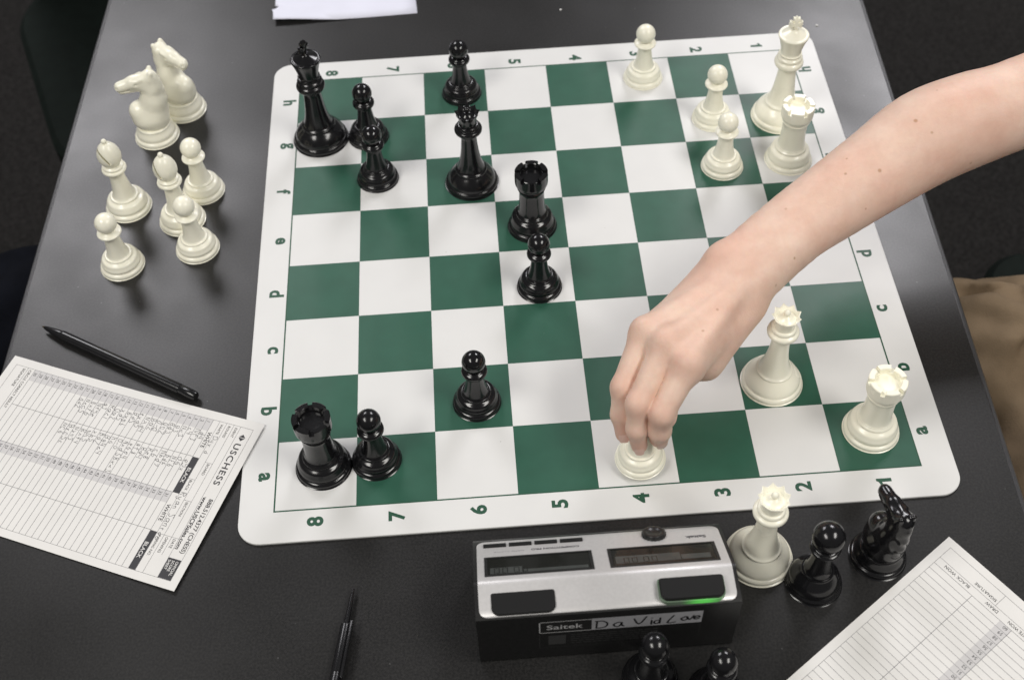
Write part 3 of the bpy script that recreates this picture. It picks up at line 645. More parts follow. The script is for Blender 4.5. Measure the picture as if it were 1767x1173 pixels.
# ---- single-stroke handwriting
ST = {
 'a': [[(.55,.5),(.3,.6),(.08,.4),(.1,.12),(.3,.0),(.5,.2),(.56,.55),(.56,.15),(.7,.02)]], 'b': [[(.1,1),(.1,.0)],[(.1,.35),(.35,.55),(.55,.3),(.4,.02),(.1,.05)]],
 'c': [[(.55,.5),(.3,.6),(.08,.35),(.2,.03),(.55,.1)]], 'd': [[(.5,.5),(.25,.55),(.08,.3),(.2,.0),(.45,.1),(.55,.4)],[(.56,1),(.55,.0)]],
 'e': [[(.1,.3),(.5,.35),(.45,.58),(.2,.55),(.08,.3),(.2,.02),(.55,.1)]], 'f': [[(.55,.95),(.3,.95),(.25,.5),(.25,-.1)],[(.05,.5),(.5,.55)]],
 'g': [[(.5,.5),(.25,.58),(.08,.35),(.25,.1),(.5,.3),(.52,.55),(.5,-.25),(.2,-.35),(.05,-.2)]], 'h': [[(.1,1),(.1,0)],[(.1,.4),(.35,.58),(.5,.4),(.5,0)]],
 'N': [[(.1,0),(.1,.95),(.55,.05),(.58,1)]], 'B': [[(.1,0),(.1,1),(.45,.95),(.45,.6),(.12,.52),(.5,.45),(.55,.1),(.1,0)]], 'R': [[(.1,0),(.1,1),(.5,.9),(.45,.55),(.12,.5),(.6,0)]],
 'Q': [[(.5,.9),(.15,.85),(.08,.3),(.3,0),(.6,.3),(.5,.9)],[(.4,.25),(.7,-.1)]], 'K': [[(.1,1),(.1,0)],[(.55,1),(.12,.45),(.6,0)]], 'x': [[(.08,.5),(.5,.0)],[(.5,.52),(.08,.0)]],
 'O': [[(.4,.95),(.1,.7),(.1,.2),(.35,0),(.6,.3),(.55,.8),(.35,.95)]], '-': [[(.1,.4),(.5,.42)]], '+': [[(.1,.4),(.5,.4)],[(.3,.6),(.3,.2)]],
 '1': [[(.3,1),(.3,0)]], '2': [[(.1,.8),(.35,1),(.5,.75),(.1,.05),(.6,.02)]], '3': [[(.1,.9),(.45,.95),(.3,.55),(.55,.3),(.3,0),(.05,.1)]], '4': [[(.15,1),(.1,.5),(.55,.5)],[(.5,1),(.48,0)]],
 '5': [[(.55,1),(.15,.98),(.12,.6),(.45,.6),(.52,.25),(.3,0),(.05,.08)]], '6': [[(.45,1),(.12,.5),(.15,.05),(.45,.05),(.5,.35),(.15,.4)]], '7': [[(.08,.95),(.55,.95),(.2,0)]], '8': [[(.3,.55),(.1,.8),(.3,1),(.5,.8),(.1,.25),(.3,0),(.5,.2),(.3,.55)]],
 'D': [[(.12,1),(.1,0)],[(.02,.95),(.45,.95),(.72,.6),(.6,.15),(.1,.02)]], 'v': [[(.05,.75),(.35,.02),(.75,.95)]], 'i': [[(.2,.55),(.2,.0)],[(.2,.8),(.21,.84)]], 'L': [[(.45,1),(.1,.05),(.6,.1)]],
 'o': [[(.3,.5),(.08,.3),(.25,.02),(.5,.2),(.4,.5),(.25,.5)]], 'n': [[(.08,.5),(.1,0)],[(.1,.35),(.35,.52),(.45,.3),(.48,0)]], 'r': [[(.1,.5),(.12,0)],[(.12,.3),(.4,.5)]], 'S': [[(.55,.9),(.25,1),(.12,.75),(.45,.45),(.45,.1),(.08,.05)]],
 't': [[(.25,.9),(.25,.05),(.45,0)],[(.05,.6),(.45,.62)]], 'y': [[(.08,.5),(.2,.15),(.45,.2)],[(.5,.55),(.4,-.2),(.1,-.35)]], 'm': [[(.05,.5),(.07,0)],[(.07,.35),(.22,.5),(.3,.3),(.3,0)],[(.3,.35),(.48,.5),(.56,.3),(.58,0)]], 's': [[(.4,.5),(.12,.45),(.35,.2),(.1,.0)]],
}
def handwrite(mb, s, place, x, y, h, wd, jit=.05, adv=.75):
    """ribbons of the stroke font; place(a,b) maps flat coordinates to 3-D"""
    for ch in s:
        if ch == ' ': x += h*.6; continue
        k = h*random.uniform(.85, 1.12); dy = random.uniform(-.08, .08)*h
        for st in ST.get(ch, ST['x']):
            P = catmull([(x+(a+random.gauss(0, jit))*k, y+dy+(b+random.gauss(0, jit))*k) for a, b in st], 3)
            for i in range(len(P)-1):
                a, b = P[i], P[i+1]; d = b-a; ln = np.linalg.norm(d)
                if ln < 1e-9: continue
                d /= ln; nn = np.array((-d[1], d[0]))*wd/2; e = d*wd*.25
                mb.quad(place(*(a-nn-e)), place(*(b-nn+e)), place(*(b+nn+e)), place(*(a+nn-e)))
        x += k*adv
    return x
hb = MB(); wp = lambda a, b: (a*mm, -.20*mm, b*mm)
for ch, x, hgt, yy in (('D', 2.0, 11, 39.6), ('a', 13, 11.5, 39.8), ('v', 25.5, 11.5, 40), ('i', 34.8, 12, 40), ('d', 38, 9, 40), ('L', 46, 12, 39.8), ('o', 54.5, 9, 41.5), ('v', 58.6, 6.5, 42), ('e', 62.6, 8.5, 41.6)):
    handwrite(hb, ch, wp, 70.9+x, yy, hgt, 1.25, .012, .75)
hb.build('handwritten_name', 'marker', nl)

# ================================================================== SCORE SHEETS
def score_sheet(name, label, A, u, v, zf, moves, filled):
    """A: page top-left corner; u: reading direction; v: page-down direction; s,t in mm; zf(s,t): height"""
    root = empty(name, (A[0], A[1], TZ)); tag(root, label, 'score sheet', 'score sheets')
    A = np.array((0, 0)); u = np.array(u); v = np.array(v)
    def pl(s, t, dz=0.0):
        p = A+u*s*mm+v*t*mm; return (p[0], p[1], zf(s, t)+dz)
    ns, nt_ = 24, 36; V = []; F = []
    for j in range(nt_+1):
        for i in range(ns+1): V.append(pl(140*i/ns, 216*j/nt_))
    for j in range(nt_):
        for i in range(ns): F.append((j*(ns+1)+i, (j+1)*(ns+1)+i, (j+1)*(ns+1)+i+1, j*(ns+1)+i+1))
    sh = mesh_obj('paper_sheet', V, F, 'paper', root)
    so = sh.modifiers.new('thickness', 'SOLIDIFY'); so.thickness = .00018; so.offset = -1
    D1, D2, D3 = .00006, .00010, .00014
    def rect(mb, s0, s1, t0, t1, dz):
        n1 = max(1, int(abs(s1-s0)/6)); n2 = max(1, int(abs(t1-t0)/6))
        for i in range(n1):
            for j in range(n2):
                a, b = s0+(s1-s0)*i/n1, s0+(s1-s0)*(i+1)/n1; c, d = t0+(t1-t0)*j/n2, t0+(t1-t0)*(j+1)/n2
                mb.quad(pl(a, d, dz), pl(b, d, dz), pl(b, c, dz), pl(a, c, dz))
    def hl(mb, s0, s1, t, w=.22): rect(mb, s0, s1, t-w/2, t+w/2, D2)
    def vl(mb, s, t0, t1, w=.22): rect(mb, s-w/2, s+w/2, t0, t1, D2)
    def txt(mb, body, s, t, h, width=None, bold=0.0, dz=D3, space=1.0):
        V, F = text2d(body, h, bold, width, space=space); mb.add([pl(s+a, t-b, dz) for a, b, _ in V], F)
    T0, PT = 39.0, 5.14; TB = T0+30*PT
    for c0, c1 in ((7, 17), (71, 80)): g = MB(); rect(g, c0, c1, T0, TB, D1); g.build('shaded_column', 'shade', root)
    g = MB(); hl(g, 7, 134, 6); vl(g, 7, 6, 210); vl(g, 134, 6, 210); hl(g, 7, 134, 210)
    hl(g, 7, 134, 16.2); hl(g, 7, 118, 21.8); hl(g, 7, 134, 27.8); hl(g, 7, 134, 33.6)
    for i in range(31): hl(g, 7, 134, T0+i*PT, .26)
    vl(g, 40, T0, TB, .3); vl(g, 71, T0, TB, .3); vl(g, 102.6, T0, TB, .3); hl(g, 7, 134, 199.2); vl(g, 88.5, 199.2, 210)
    vl(g, 42, 21.8, 27.8); vl(g, 57.5, 27.8, 33.6); vl(g, 74.5, 21.8, 27.8); vl(g, 103.5, 16.2, 33.6)
    stuff(g.build('ruled_lines', 'ink_line', root))
    for q in ((40.2, 71, 33.8, 38.9), (102.8, 133.8, 33.8, 38.9), (118, 133.8, 6.2, 16.0)): g = MB(); rect(g, *q, D1); g.build('black_heading', 'ink', root)
    g = MB()
    for s_, b_ in ((56, 'BLACK'), (118.5, 'BLACK')): txt(g, b_, s_-6.5, 37.9, 2.7, 13, .01, D3)
    for i, b_ in enumerate(('OFFICIAL', 'SCORE', 'SHEET')): txt(g, b_, 119.5, 9.4+i*2.9, 1.9, None, .012, D3)
    stuff(g.build('reversed_lettering', 'paper', root))
    g = MB()
    txt(g, 'USCHESS', 21, 13.8, 4.7, 36, .014, space=1.15); txt(g, '888.512.4377 (CHESS)', 68.5, 10.3, 3.1, 44.5, .012); txt(g, 'www.USCFSales.com', 68, 15.4, 3.1, 43, .02)
    txt(g, 'WHITE', 17.5, 37.8, 3.0, 14, .005); txt(g, 'WHITE', 80.5, 37.8, 3.0, 14, .005)
    c_ = (15.6, 11.2)                                   # small diamond emblem
    for tri in (((-3.2, 0), (-.3, -2.8), (-.3, 2.8)), ((.3, -2.8), (3.2, 0), (.3, 2.8))):
        P = [pl(c_[0]+a*.9, c_[1]+b*.9, D3) for a, b in tri]; g.add(P, [(0, 1, 2)])
    stuff(g.build('header_lettering', 'ink', root))
    g = MB()
    for b_, s_, t_ in (('EVENT', 9, 20), ('ROUND', 9, 25.8), ('WHITE', 9, 31.8), ('BOARD', 43, 25.6), ('BLACK', 58.5, 31.6), ('SECTION', 75.5, 25.6), ('DATE', 104.6, 20), ('OPENING', 104.6, 25.8), ('PAIRING NO.', 104.6, 31.8)): txt(g, b_, s_, t_, 2.0)
    txt(g, 'CIRCLE CORRECT RESULT', 8.6, 197.6, 2.1, 36); txt(g, 'WHITE WON', 58, 197.6, 2.3, 18); txt(g, 'DRAW', 84.5, 197.6, 2.3, 9.5); txt(g, 'BLACK WON', 107.5, 197.6, 2.3, 20)
    txt(g, 'SIGNATURE', 8.6, 203.0, 2.1, 17); txt(g, 'SIGNATURE', 90, 203.2, 2.1, 17)
    stuff(g.build('field_names', 'ink', root))
    g = MB()
    for i in range(30): txt(g, str(i+1), 9.4, T0+(i+.82)*PT, 2.3); txt(g, str(i+31), 73.0, T0+(i+.82)*PT, 2.3)
    stuff(g.build('move_numbers', 'ink', root))
    if filled:
        g = MB(); ph = lambda a, b: pl(a, -b, .00018)
        for i, (w_, b_) in enumerate(moves):
            t = T0+(i+.85)*PT
            handwrite(g, w_, ph, 17.5+random.uniform(-.5, 2), -t, 4.0, .28, .08, .9)
            if b_: handwrite(g, b_, ph, 42+random.uniform(-.5, 2), -t, 4.0, .28, .08, .9)
        handwrite(g, 'Dyl d', ph, 20, -32.6, 3.8, .30, .07, .9); handwrite(g, 'Ryan Sanroo', ph, 69, -32.8, 4.4, .32, .05, .85)
        stuff(g.build('handwriting', 'graphite', root))
    return root
mv = [('d4', 'e5x'), ('Nf3', 'd6'), ('c4', 'Nf6'), ('Nc3', 'Bd6'), ('e3', 'Nbd7'), ('Bd3', 'c6'), ('Qc2', 'Re8'), ('O-O', 'Bd4'), ('Bd2', 'Nf8'), ('Nxd4', 'e6e4'), ('exd5', 'Nxd3Bxc3'), ('Bd5', 'O-O'),
      ('Bxe6', 'h6'), ('xd5', 'Bg4e4'), ('Qe2', 'Bd7'), ('Rac1', 'xb5'), ('a3', 'Nh5'), ('Nf5e', 'Bxf4'), ('Bxf6', 'Nxc5'), ('Nxc5', 'Bxc5c'), ('Qd2', 'Nc6')]
def zl(s, t):
    q = .385*s+.923*t
    return .0003+.0034*math.exp(-(q/55)**2)+.0010*math.exp(-((216-t)/40)**2*1.0)*math.exp(-((s)/60)**2)+.0006*math.exp(-((140-s)/25)**2)
score_sheet('score_sheet', 'score sheet half filled with handwritten moves, touching the left mat corner', (-.23947, -.15597), (-.38497, -.92293), (-.92293, .38497), zl, mv, True)
Ur = np.array((-.57447, .81852)); Vr = np.array((.81852, .57447)); Ar = np.array((.23291, -.28608))-Ur*.140-Vr*.216
score_sheet('score_sheet', 'score sheet with empty ruled rows at the near right corner', Ar, Ur, Vr, lambda s, t: .0003+.0012*math.exp(-((216-t)/50)**2)*math.exp(-((140-s)/50)**2), [], False)

# ---- loose sheet at the far edge, with a torn side
pts = [(-.2592, .3207), (-.1975, .3187), (-.1185, .3216), (-.1215, .372), (-.128, .46), (-.2585, .468), (-.2583, .371), (-.2584, .3420), (-.2545, .3402), (-.2582, .3368), (-.2612, .3362), (-.2598, .3318)]
bm = bmesh.new(); vs = [bm.verts.new((x, y, 0)) for x, y in pts]; bm.faces.new(vs); bmesh.ops.triangulate(bm, faces=bm.faces[:])
bmesh.ops.subdivide_edges(bm, edges=bm.edges[:], cuts=3, use_grid_fill=True)
for vtx in bm.verts: x, y, _ = vtx.co; vtx.co.z = TZ+.0004+.0045*math.exp(-(((x+.259)/.05)**2+((y-.32)/.08)**2))
bmesh.ops.recalc_face_normals(bm, faces=bm.faces[:])
me = bpy.data.meshes.new('loose_paper'); bm.to_mesh(me); bm.free(); me.materials.append(M['paper_sheen']); shade(me)
lp = link('loose_paper', me); so = lp.modifiers.new('thickness', 'SOLIDIFY'); so.thickness = .0002
tag(lp, 'blank white sheet, bluish sheen painted in, with a torn side at the far table end', 'paper')

# ---- crumbs of paper near the far edge
for (x, y, lab) in ((.0215, .3126, 'tiny white scrap on the table beyond the middle of the mat'), (.2635, .2635, 'tiny white scrap on the table beside the ivory king')):
    P = [(.0014*math.cos(a)*random.uniform(.6, 1.2), .0011*math.sin(a)*random.uniform(.6, 1.2)) for a in np.linspace(0, 2*math.pi, 8)[:-1]]
    o = prism(P, 0, .0006).build('paper_scrap', 'paper'); o.location = (x, y, TZ+.0001); tag(o, lab, 'scrap', 'paper scraps')

# ================================================================== PENS
def pen(label, a, b, tip_first):
    """ballpoint lying from tip a to end b"""
    a = Vector((*a, 0)); b = Vector((*b, 0)); L_ = (b-a).length*1000; d = (b-a).normalized()
    root = empty('ballpoint_pen', (a.x, a.y, TZ+.0044)); root.rotation_euler = (0, R(90), 0)
    root.rotation_euler = Vector((0, 0, 1)).rotation_difference(d).to_euler()
    tag(root, label, 'pen', 'ballpoint pens')
    def part(nm, prof, m, parent=root):
        me = lathe_mesh(nm, prof, 28, curve=False); me.materials.append(M[m]); return link(nm, me, parent)
    part('tip', [(0, 0), (.5, .3), (.9, 2.6), (1.2, 3)], 'brass')
    part('grip', [(1.2, 2.4), (1.9, 5), (3.0, 13), (3.6, 19), (3.5, 20)], 'pen')
    part('barrel', [(3.3, 19.6), (4.0, 20.2), (4.1, 22), (4.1, L_-16), (4.0, L_-15)], 'pen')
    part('cap', [(3.4, L_-15.4), (4.0, L_-14.6), (3.9, L_-6), (3.5, L_-1), (3.0, L_), (0, L_)], 'pen')
    return root
pen('black ballpoint pen lying beyond the filled score sheet', (-.4210, -.0478), (-.2925, -.1265), True)
p2 = empty('ballpoint_pen', (-.1722, -.2935, TZ+.0040)); tag(p2, 'black pen with clip at the bottom edge, left of the clock', 'pen', 'ballpoint pens')
p2.rotation_euler = Vector((0, 0, 1)).rotation_difference(Vector((-.022, -.130, 0)).normalized()).to_euler()
for nm, prof in (('tip', [(0, 0), (.9, .4), (1.3, 6), (1.7, 16), (2.0, 25.5)]), ('grip', [(2.0, 25), (3.3, 25.6), (3.8, 27), (3.9, 60)]), ('barrel', [(3.8, 59.5), (4.0, 60), (4.0, 128), (3.2, 130), (0, 130)])):
    me = lathe_mesh(nm, prof, 28, curve=False); me.materials.append(M['pen']); link(nm, me, p2)
c = MB(); c.box(-.0011, .0011, -.0012, .0012, .025, .064); cl = c.build('clip', 'pen', p2, bevel=.0005)
cl.matrix_parent_inverse = Matrix(); dv = (p2.rotation_euler.to_matrix().inverted() @ Vector((.75, -.1, .66))).normalized(); cl.location = dv*.0056

# ================================================================== PLAYER'S ARM AND HAND
camP = np.array((-0.0696, -0.6684, 0.7457)); camR = np.array(camo.rotation_euler.to_matrix())
def at(px, py, z):                # a photograph pixel carried to the height z
    d = camR@np.array([(px-883.5)/2102.27, -(py-586.5)/2102.27, -1.0]); return camP+d*(z-camP[2])/d[2]
person = empty('person', (.62, .03, FLOOR)); tag(person, 'player with bare forearm reaching across the board, in khaki trousers', 'person')
fingers = {
 'index':  ([at(1187, 629, .092), at(1142, 713, .0725), at(1138, 742, .054), at(1137, 755, .0395)], [.0098, .0084, .0076, .0068]),
 'middle': ([at(1150, 594, .094), at(1101, 697, .0745), at(1098, 740, .056), at(1103, 768, .039)], [.0098, .0081, .0067, .0057]),
 'ring':   ([at(1114, 573, .090), at(1075, 668, .0715), at(1072, 715, .054), at(1077, 748, .041)], [.0098, .0081, .0069, .0061]),
 'little': ([at(1118, 570, .073), np.array((.0250, -.171, .054)), np.array((.0225, -.184, .046)), np.array((.0225, -.1965, .040))], [.0082, .0068, .0060, .0054]),
 'thumb':  ([at(1213, 620, .062), at(1162, 660, .050), np.array((.0470, -.2000, .0415)), np.array((.0405, -.2000, .0400))], [.0103, .0090, .0082, .0074]),
}
Wc = at(1286, 470, .090)
ax_ = [at(1270, 484, .088), at(1286, 468, .090), at(1362, 400, .095), at(1438, 346, .101), at(1519, 290, .108), at(1597, 238, .115), at(1675, 206, .121), at(1767, 175, .127), np.array((.47, .03, .155)), np.array((.56, .045, .19))]
hw_ = [.0255, .0265, .0268, .0292, .0322, .0356, .0350, .0335, .038, .041]          # half widths seen from above
of_ = [.0090, .0085, .0075, .0060, .0050, .0040, .0040, .0040, .004, .004]          # half distance of the two bones
ch_ = catmull([np.append(p, (h, o)) for p, h, o in zip(ax_, hw_, of_)], 4)
side = np.cross(ax_[5]-ax_[1], (0, 0, 1)); side /= np.linalg.norm(side)
def arm_palm(P):
    two = []; segs = list(zip(ch_, ch_[1:]))
    if len(P) > 500:                                   # a small block: keep only the limbs that can matter there
        c = P.mean(0)[None]; rad = np.linalg.norm(P-c, axis=1).max()
        dc = np.array([limb(c, p[:3], q[:3], p[3], q[3])[0] for p, q in segs]); segs = [sg for sg, k in zip(segs, dc) if k < dc.min()+2*rad+.03]
    for s in (-1, 1):
        e = None
        for p, q in segs:
            l_ = limb(P, p[:3]+side*s*p[4], q[:3]+side*s*q[4], p[3]-p[4], q[3]-q[4]); e = l_ if e is None else smin(e, l_, .0015)
        two.append(e)
    d = smin(two[0], two[1], .012)
    mc = [(at(1277, 506, .082), fingers['index'][0][0], .0150, .0108), (at(1268, 488, .085), fingers['middle'][0][0], .0150, .0108),
          (at(1256, 472, .083), fingers['ring'][0][0], .0160, .0106), (at(1246, 462, .077), fingers['little'][0][0], .0140, .0080)]
    for a, b, r1, r2 in mc: d = smin(d, limb(P, a-(0, 0, .004), b-(0, 0, .004), r1, r2), .012)
    d = smin(d, limb(P, at(1274, 516, .074), fingers['thumb'][0][0], .0140, .0108), .012)
    d = smin(d, limb(P, at(1222, 556, .066), at(1185, 594, .064), .013, .010), .012)      # palm
    d = smin(d, limb(P, at(1203, 608, .074), fingers['thumb'][0][0], .0090, .0085), .010)   # web of the thumb
    d = smin(d, limb(P, at(1284, 530, .079), at(1219, 628, .066), .0125, .0100), .010)         # thumb side of the hand
    for k in ('index', 'middle', 'ring'):                                                  # knuckles
        q = fingers[k][0][0]; dd = fingers[k][0][1]-q; nrm = np.array((-.1, -.25, 1.0)); nrm /= np.linalg.norm(nrm)
        d = smin(d, np.linalg.norm(P-(q+nrm*.0022), axis=1)-(.0090 if k in ('index', 'middle') else .0066), .010)
    for k, a in (('index', at(1272, 508, .099)), ('middle', at(1270, 490, .102)), ('ring', at(1258, 474, .099))):                  # tendons
        d = smin(d, limb(P, a-(0, 0, .0015), fingers[k][0][0]+np.array((0, 0, .0055)), .0016, .0020), .012)
    d = smin(d, np.linalg.norm(P-at(1246, 444, .094), axis=1)-.0068, .014)               # ulna head
    return d
def finger(P, J, r):
    d = None
    for i in range(3):
        e = limb(P, J[i], J[i+1], r[i], r[i+1]*1.0); d = e if d is None else smin(d, e, .004)
    # slimmer shaft between joints
    return d
def arm(P):
    pal = arm_palm(P); out = pal
    near = np.linalg.norm(P-np.array((.04, -.2, .06)), axis=1) < .16
    if near.any():
        Q = P[near]; pq = pal[near]; res = pq.copy()
        for k, (J, r) in fingers.items(): 
            e = smin(pq, finger(Q, J, r), .0050); res = smin(res, e, .0006)
        out = out.copy(); out[near] = res
    return out
def skin_material(moles):
    m, nt, b = nodes('skin'); at_ = N(nt, 'ShaderNodeAttribute', attribute_name='flush'); tc = N(nt, 'ShaderNodeTexCoord')
    n1 = N(nt, 'ShaderNodeTexNoise'); n1.inputs['Scale'].default_value = 55; n1.inputs['Detail'].default_value = 6; n1.inputs['Roughness'].default_value = .65
    n3 = N(nt, 'ShaderNodeTexNoise'); n3.inputs['Scale'].default_value = 14; n3.inputs['Detail'].default_value = 3
    n2 = N(nt, 'ShaderNodeTexVoronoi'); n2.inputs['Scale'].default_value = 750
    for q in (n1, n2, n3): nt.links.new(tc.outputs['Object'], q.inputs['Vector'])
    r1 = N(nt, 'ShaderNodeValToRGB'); e = r1.color_ramp.elements; e[0].position = .34; e[0].color = (.775, .545, .435, 1); e[1].position = .66; e[1].color = (.86, .645, .525, 1)
    nt.links.new(n1.outputs['Fac'], r1.inputs[0])
    mb_ = N(nt, 'ShaderNodeMix', data_type='RGBA', blend_type='MULTIPLY'); mb_.inputs['Factor'].default_value = .55
    r3 = N(nt, 'ShaderNodeValToRGB'); e = r3.color_ramp.elements; e[0].position = .36; e[0].color = (1, .84, .81, 1); e[1].position = .62; e[1].color = (1, 1, 1, 1)
    nt.links.new(n3.outputs['Fac'], r3.inputs[0]); nt.links.new(r1.outputs[0], mb_.inputs['A']); nt.links.new(r3.outputs[0], mb_.inputs['B'])
    mx = N(nt, 'ShaderNodeMix', data_type='RGBA'); mx.inputs['B'].default_value = (.66, .36, .27, 1)
    nt.links.new(at_.outputs['Fac'], mx.inputs['Factor']); nt.links.new(mb_.outputs['Result'], mx.inputs['A'])
    last = mx.outputs['Result']
    for (p, r, s) in moles:
        dn = N(nt, 'ShaderNodeVectorMath', operation='DISTANCE'); dn.inputs[1].default_value = p; nt.links.new(tc.outputs['Object'], dn.inputs[0])
        mr = N(nt, 'ShaderNodeMapRange'); mr.inputs['From Min'].default_value = r*.55; mr.inputs['From Max'].default_value = r*1.2; mr.inputs['To Min'].default_value = s; mr.inputs['To Max'].default_value = 0
        nt.links.new(dn.outputs['Value'], mr.inputs['Value'])
        q = N(nt, 'ShaderNodeMix', data_type='RGBA'); q.inputs['B'].default_value = (.50, .28, .16, 1)
        nt.links.new(mr.outputs[0], q.inputs['Factor']); nt.links.new(last, q.inputs['A']); last = q.outputs['Result']
    nt.links.new(last, b.inputs['Base Color'])
    b.inputs['Roughness'].default_value = .50; b.inputs['Specular IOR Level'].default_value = .35
    b.inputs['Subsurface Weight'].default_value = .25; b.inputs['Subsurface Radius'].default_value = (1, .4, .22); b.inputs['Subsurface Scale'].default_value = .003
    bp = N(nt, 'ShaderNodeBump'); bp.inputs['Strength'].default_value = .18; bp.inputs['Distance'].default_value = .0005
    nt.links.new(n2.outputs['Distance'], bp.inputs['Height']); nt.links.new(bp.outputs[0], b.inputs['Normal'])
    return m
def graded(a, b, c, f, g): return np.concatenate([np.arange(a, b, f), np.arange(b, c, g)])
V, F = surface_net(arm, None, None, None, .016, [graded(-.004, .092, .61, .0009, .0024), graded(-.243, -.128, .12, .0009, .0022), graded(.022, .108, .245, .0010, .0018)])
pc = np.array(person.location)
body = sdf_object('body', V, F, None, None, 2) if False else None
me = bpy.data.meshes.new('body'); me.from_pydata((V-pc).tolist(), [], F.tolist()); me.update()
bm = bmesh.new(); bm.from_mesh(me)
for _ in range(1): bmesh.ops.smooth_vert(bm, verts=bm.verts, factor=.5, use_axis_x=True, use_axis_y=True, use_axis_z=True)
bm.to_mesh(me); bvh = BVHTree.FromBMesh(bm); bm.free(); shade(me)
moles = []
for (px, py, r, s) in ((1580, 208.6, .0016, .8), (1608, 229, .0011, .6), (1518, 294.5, .0015, .8), (1459, 300, .0011, .7), (1461, 274, .0009, .6), (1371, 445.6, .0011, .7), (1494, 360.5, .0009, .6), (1356, 360.5, .0011, .45), (1617, 156, .0008, .6), (1339, 492.5, .0012, .5), (1238, 534, .0011, .6), (1213, 570.6, .0011, .6), (1675, 282, .0013, .5)):
    d = at(px, py, 0)-camP; h_ = bvh.ray_cast(Vector(camP-pc), Vector(d).normalized())
    if h_[0]: moles.append((tuple(h_[0]), r, s))
me.materials.append(skin_material(moles))
Vn = np.array([v_.co[:] for v_ in me.vertices])+pc; flush = np.zeros(len(Vn))
for k, (J, r) in fingers.items():
    for q, rad, s in ((J[0], .012, .34 if k != 'thumb' else .1), (J[1], .010, .42), (J[2], .008, .28), (J[3], .011, .55)):
        flush = np.maximum(flush, s*np.exp(-(np.linalg.norm(Vn-q, axis=1)/rad/1.3)**4))
for q, rad, s in ((at(1678, 205, .150), .035, .22), (at(1245, 450, .105), .03, .15), (at(1640, 300, .11), .03, .12)):
    flush = np.maximum(flush, s*np.exp(-(np.linalg.norm(Vn-q, axis=1)/rad)**2))
a_ = me.attributes.new('flush', 'FLOAT', 'POINT'); a_.data.foreach_set('value', flush.astype(np.float32))
body = link('body', me, person)
# fingernails
for k in ('index', 'middle', 'ring'):
    J, r = fingers[k]; d = J[3]-J[2]; d /= np.linalg.norm(d); out = np.array((-.15 if k != 'index' else .25, -1.0, .25)); out -= d*(out@d); out /= np.linalg.norm(out); sd = np.cross(d, out)
    V = []; F = []; nu, nv = 8, 8; c0 = J[3]+d*r[3]*.15
    for i in range(nu+1):
        for j in range(nv+1):
            a = (i/nu-.5)*1.25; b = (j/nv-.5)*2; wd_ = (1-abs(b)**4*.35)
            rr = r[3]*1.03+.00015-(.0010*max(0, b*-1)**3)
            V.append(tuple(c0+(sd*math.sin(a*wd_)*rr*.96+out*math.cos(a*wd_)*rr)+d*(b*.0036-.0008)-pc))
    for i in range(nu):
        for j in range(nv): F.append((i*(nv+1)+j, (i+1)*(nv+1)+j, (i+1)*(nv+1)+j+1, i*(nv+1)+j+1))
    mesh_obj('fingernail', V, F, 'nail', person, True)

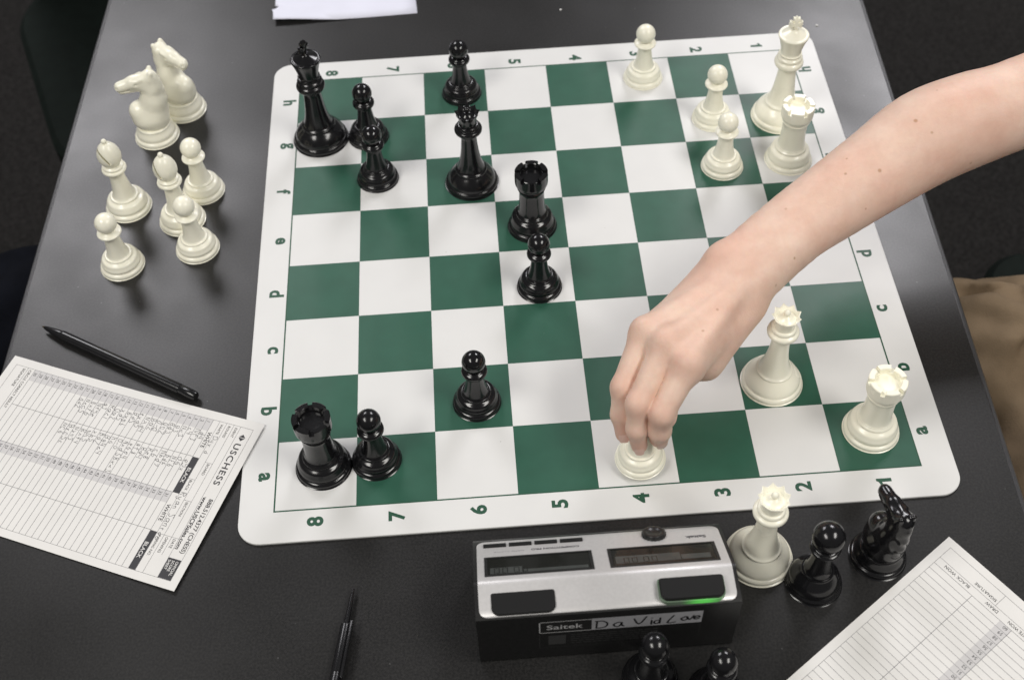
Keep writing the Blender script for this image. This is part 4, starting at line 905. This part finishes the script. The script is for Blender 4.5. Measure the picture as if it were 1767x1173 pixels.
# ---- trousers of the player, chair, and the neighbour across
def thigh_set(name, parent, specs, mat, lo, hi, folds):
    pcx = np.array(parent.location)
    def f(P):
        d = None
        for a, b, r1, r2 in specs:
            e = limb(P, a, b, r1, r2); d = e if d is None else smin(d, e, .05)
        for a, b, r, dep in folds: d = smin(d, limb(P, a, b, r, r), .02) if dep > 0 else -smin(-d, limb(P, a, b, r, r*.8), .02)
        return d+.0030*np.sin(P[:, 0]*70+P[:, 1]*45+8*np.sin(P[:, 1]*17))+.0015*np.sin(P[:, 1]*110-P[:, 0]*60)
    V, F = surface_net(f, lo, hi, .006, .05); return sdf_object(name, V-pcx, F, mat, parent, 1)
thigh_set('trousers', person, [((.80, .05, -.250), (.40, .008, -.215), .085, .072), ((.40, .008, -.215), (.385, .01, -.62), .070, .055), ((.80, -.10, -.24), (.42, -.165, -.215), .085, .070), ((.42, -.165, -.215), (.40, -.17, -.62), .068, .055), ((.80, .06, -.235), (.80, -.10, -.24), .09, .09)],
          'khaki', (.29, -.29, -.70), (.92, .18, -.10), [((.42, .070, -.165), (.462, .055, -.142), .010, -1), ((.462, .055, -.142), (.482, .015, -.133), .013, -1), ((.482, .015, -.133), (.482, -.045, -.145), .012, -1), ((.40, .02, -.142), (.43, -.02, -.138), .008, 1), ((.445, .03, -.138), (.455, -.03, -.142), .008, 1), ((.385, .045, -.155), (.425, .035, -.140), .006, -1), ((.50, .07, -.165), (.53, .0, -.150), .010, 1), ((.415, -.03, -.150), (.46, -.06, -.165), .009, -1), ((.42, -.12, -.155), (.47, -.15, -.148), .009, -1)])
def chair(name, label, cx, cy, rz, hw, r, zs, back):
    c = empty(name, (cx, cy, FLOOR), rz); tag(c, label, 'chair', 'plastic chairs')
    prism(round_rect(-hw, hw, -hw, hw, r, 12), zs-.035, zs, inset=.008).build('seat', 'chair', c, smooth=True, angle=40)
    prism(round_rect(-hw+.03, hw-.03, -.012, .012, .011), zs+.06, zs+.40, inset=.006).build('backrest', 'chair', c, smooth=True, angle=40, mtx=Matrix.Translation((0, hw-.01, 0)))
    for sx in (-1, 1):
        m = lathe_mesh('back_post', [(0, zs-.03), (.011, zs-.03), (.011, zs+.1), (0, zs+.1)], 14, curve=False)
        m.transform(Matrix.Scale(1000, 4)); m.materials.append(M['metal']); link('back_post', m, c, (sx*(hw-.07), hw-.012, 0))
        for sy in (-1, 1):
            m = lathe_mesh('leg', [(0, 0), (11, 0), (11, zs*1000-20), (0, zs*1000-20)], 14, curve=False); m.materials.append(M['metal'])
            link('leg', m, c, (sx*(hw-.05), sy*(hw-.05), 0))
    return c
chair('chair', 'dark plastic chair under the khaki trousers at the right', .70, -.03, R(-95), .235, .06, .44, True)
chair('chair', 'dark rounded chair seat beyond the far left table edge', -.43, .70, R(20), .23, .12, .44, True)
nb = empty('person', (-.62, .17, FLOOR)); tag(nb, 'seated player in dark trousers at the left table edge', 'person')
thigh_set('trousers', nb, [((-.98, .17, -.25), (-.52, .165, -.245), .085, .068), ((-.52, .165, -.245), (-.50, .16, -.64), .066, .055)], 'navy', (-1.08, .06, -.72), (-.42, .28, -.14), [])
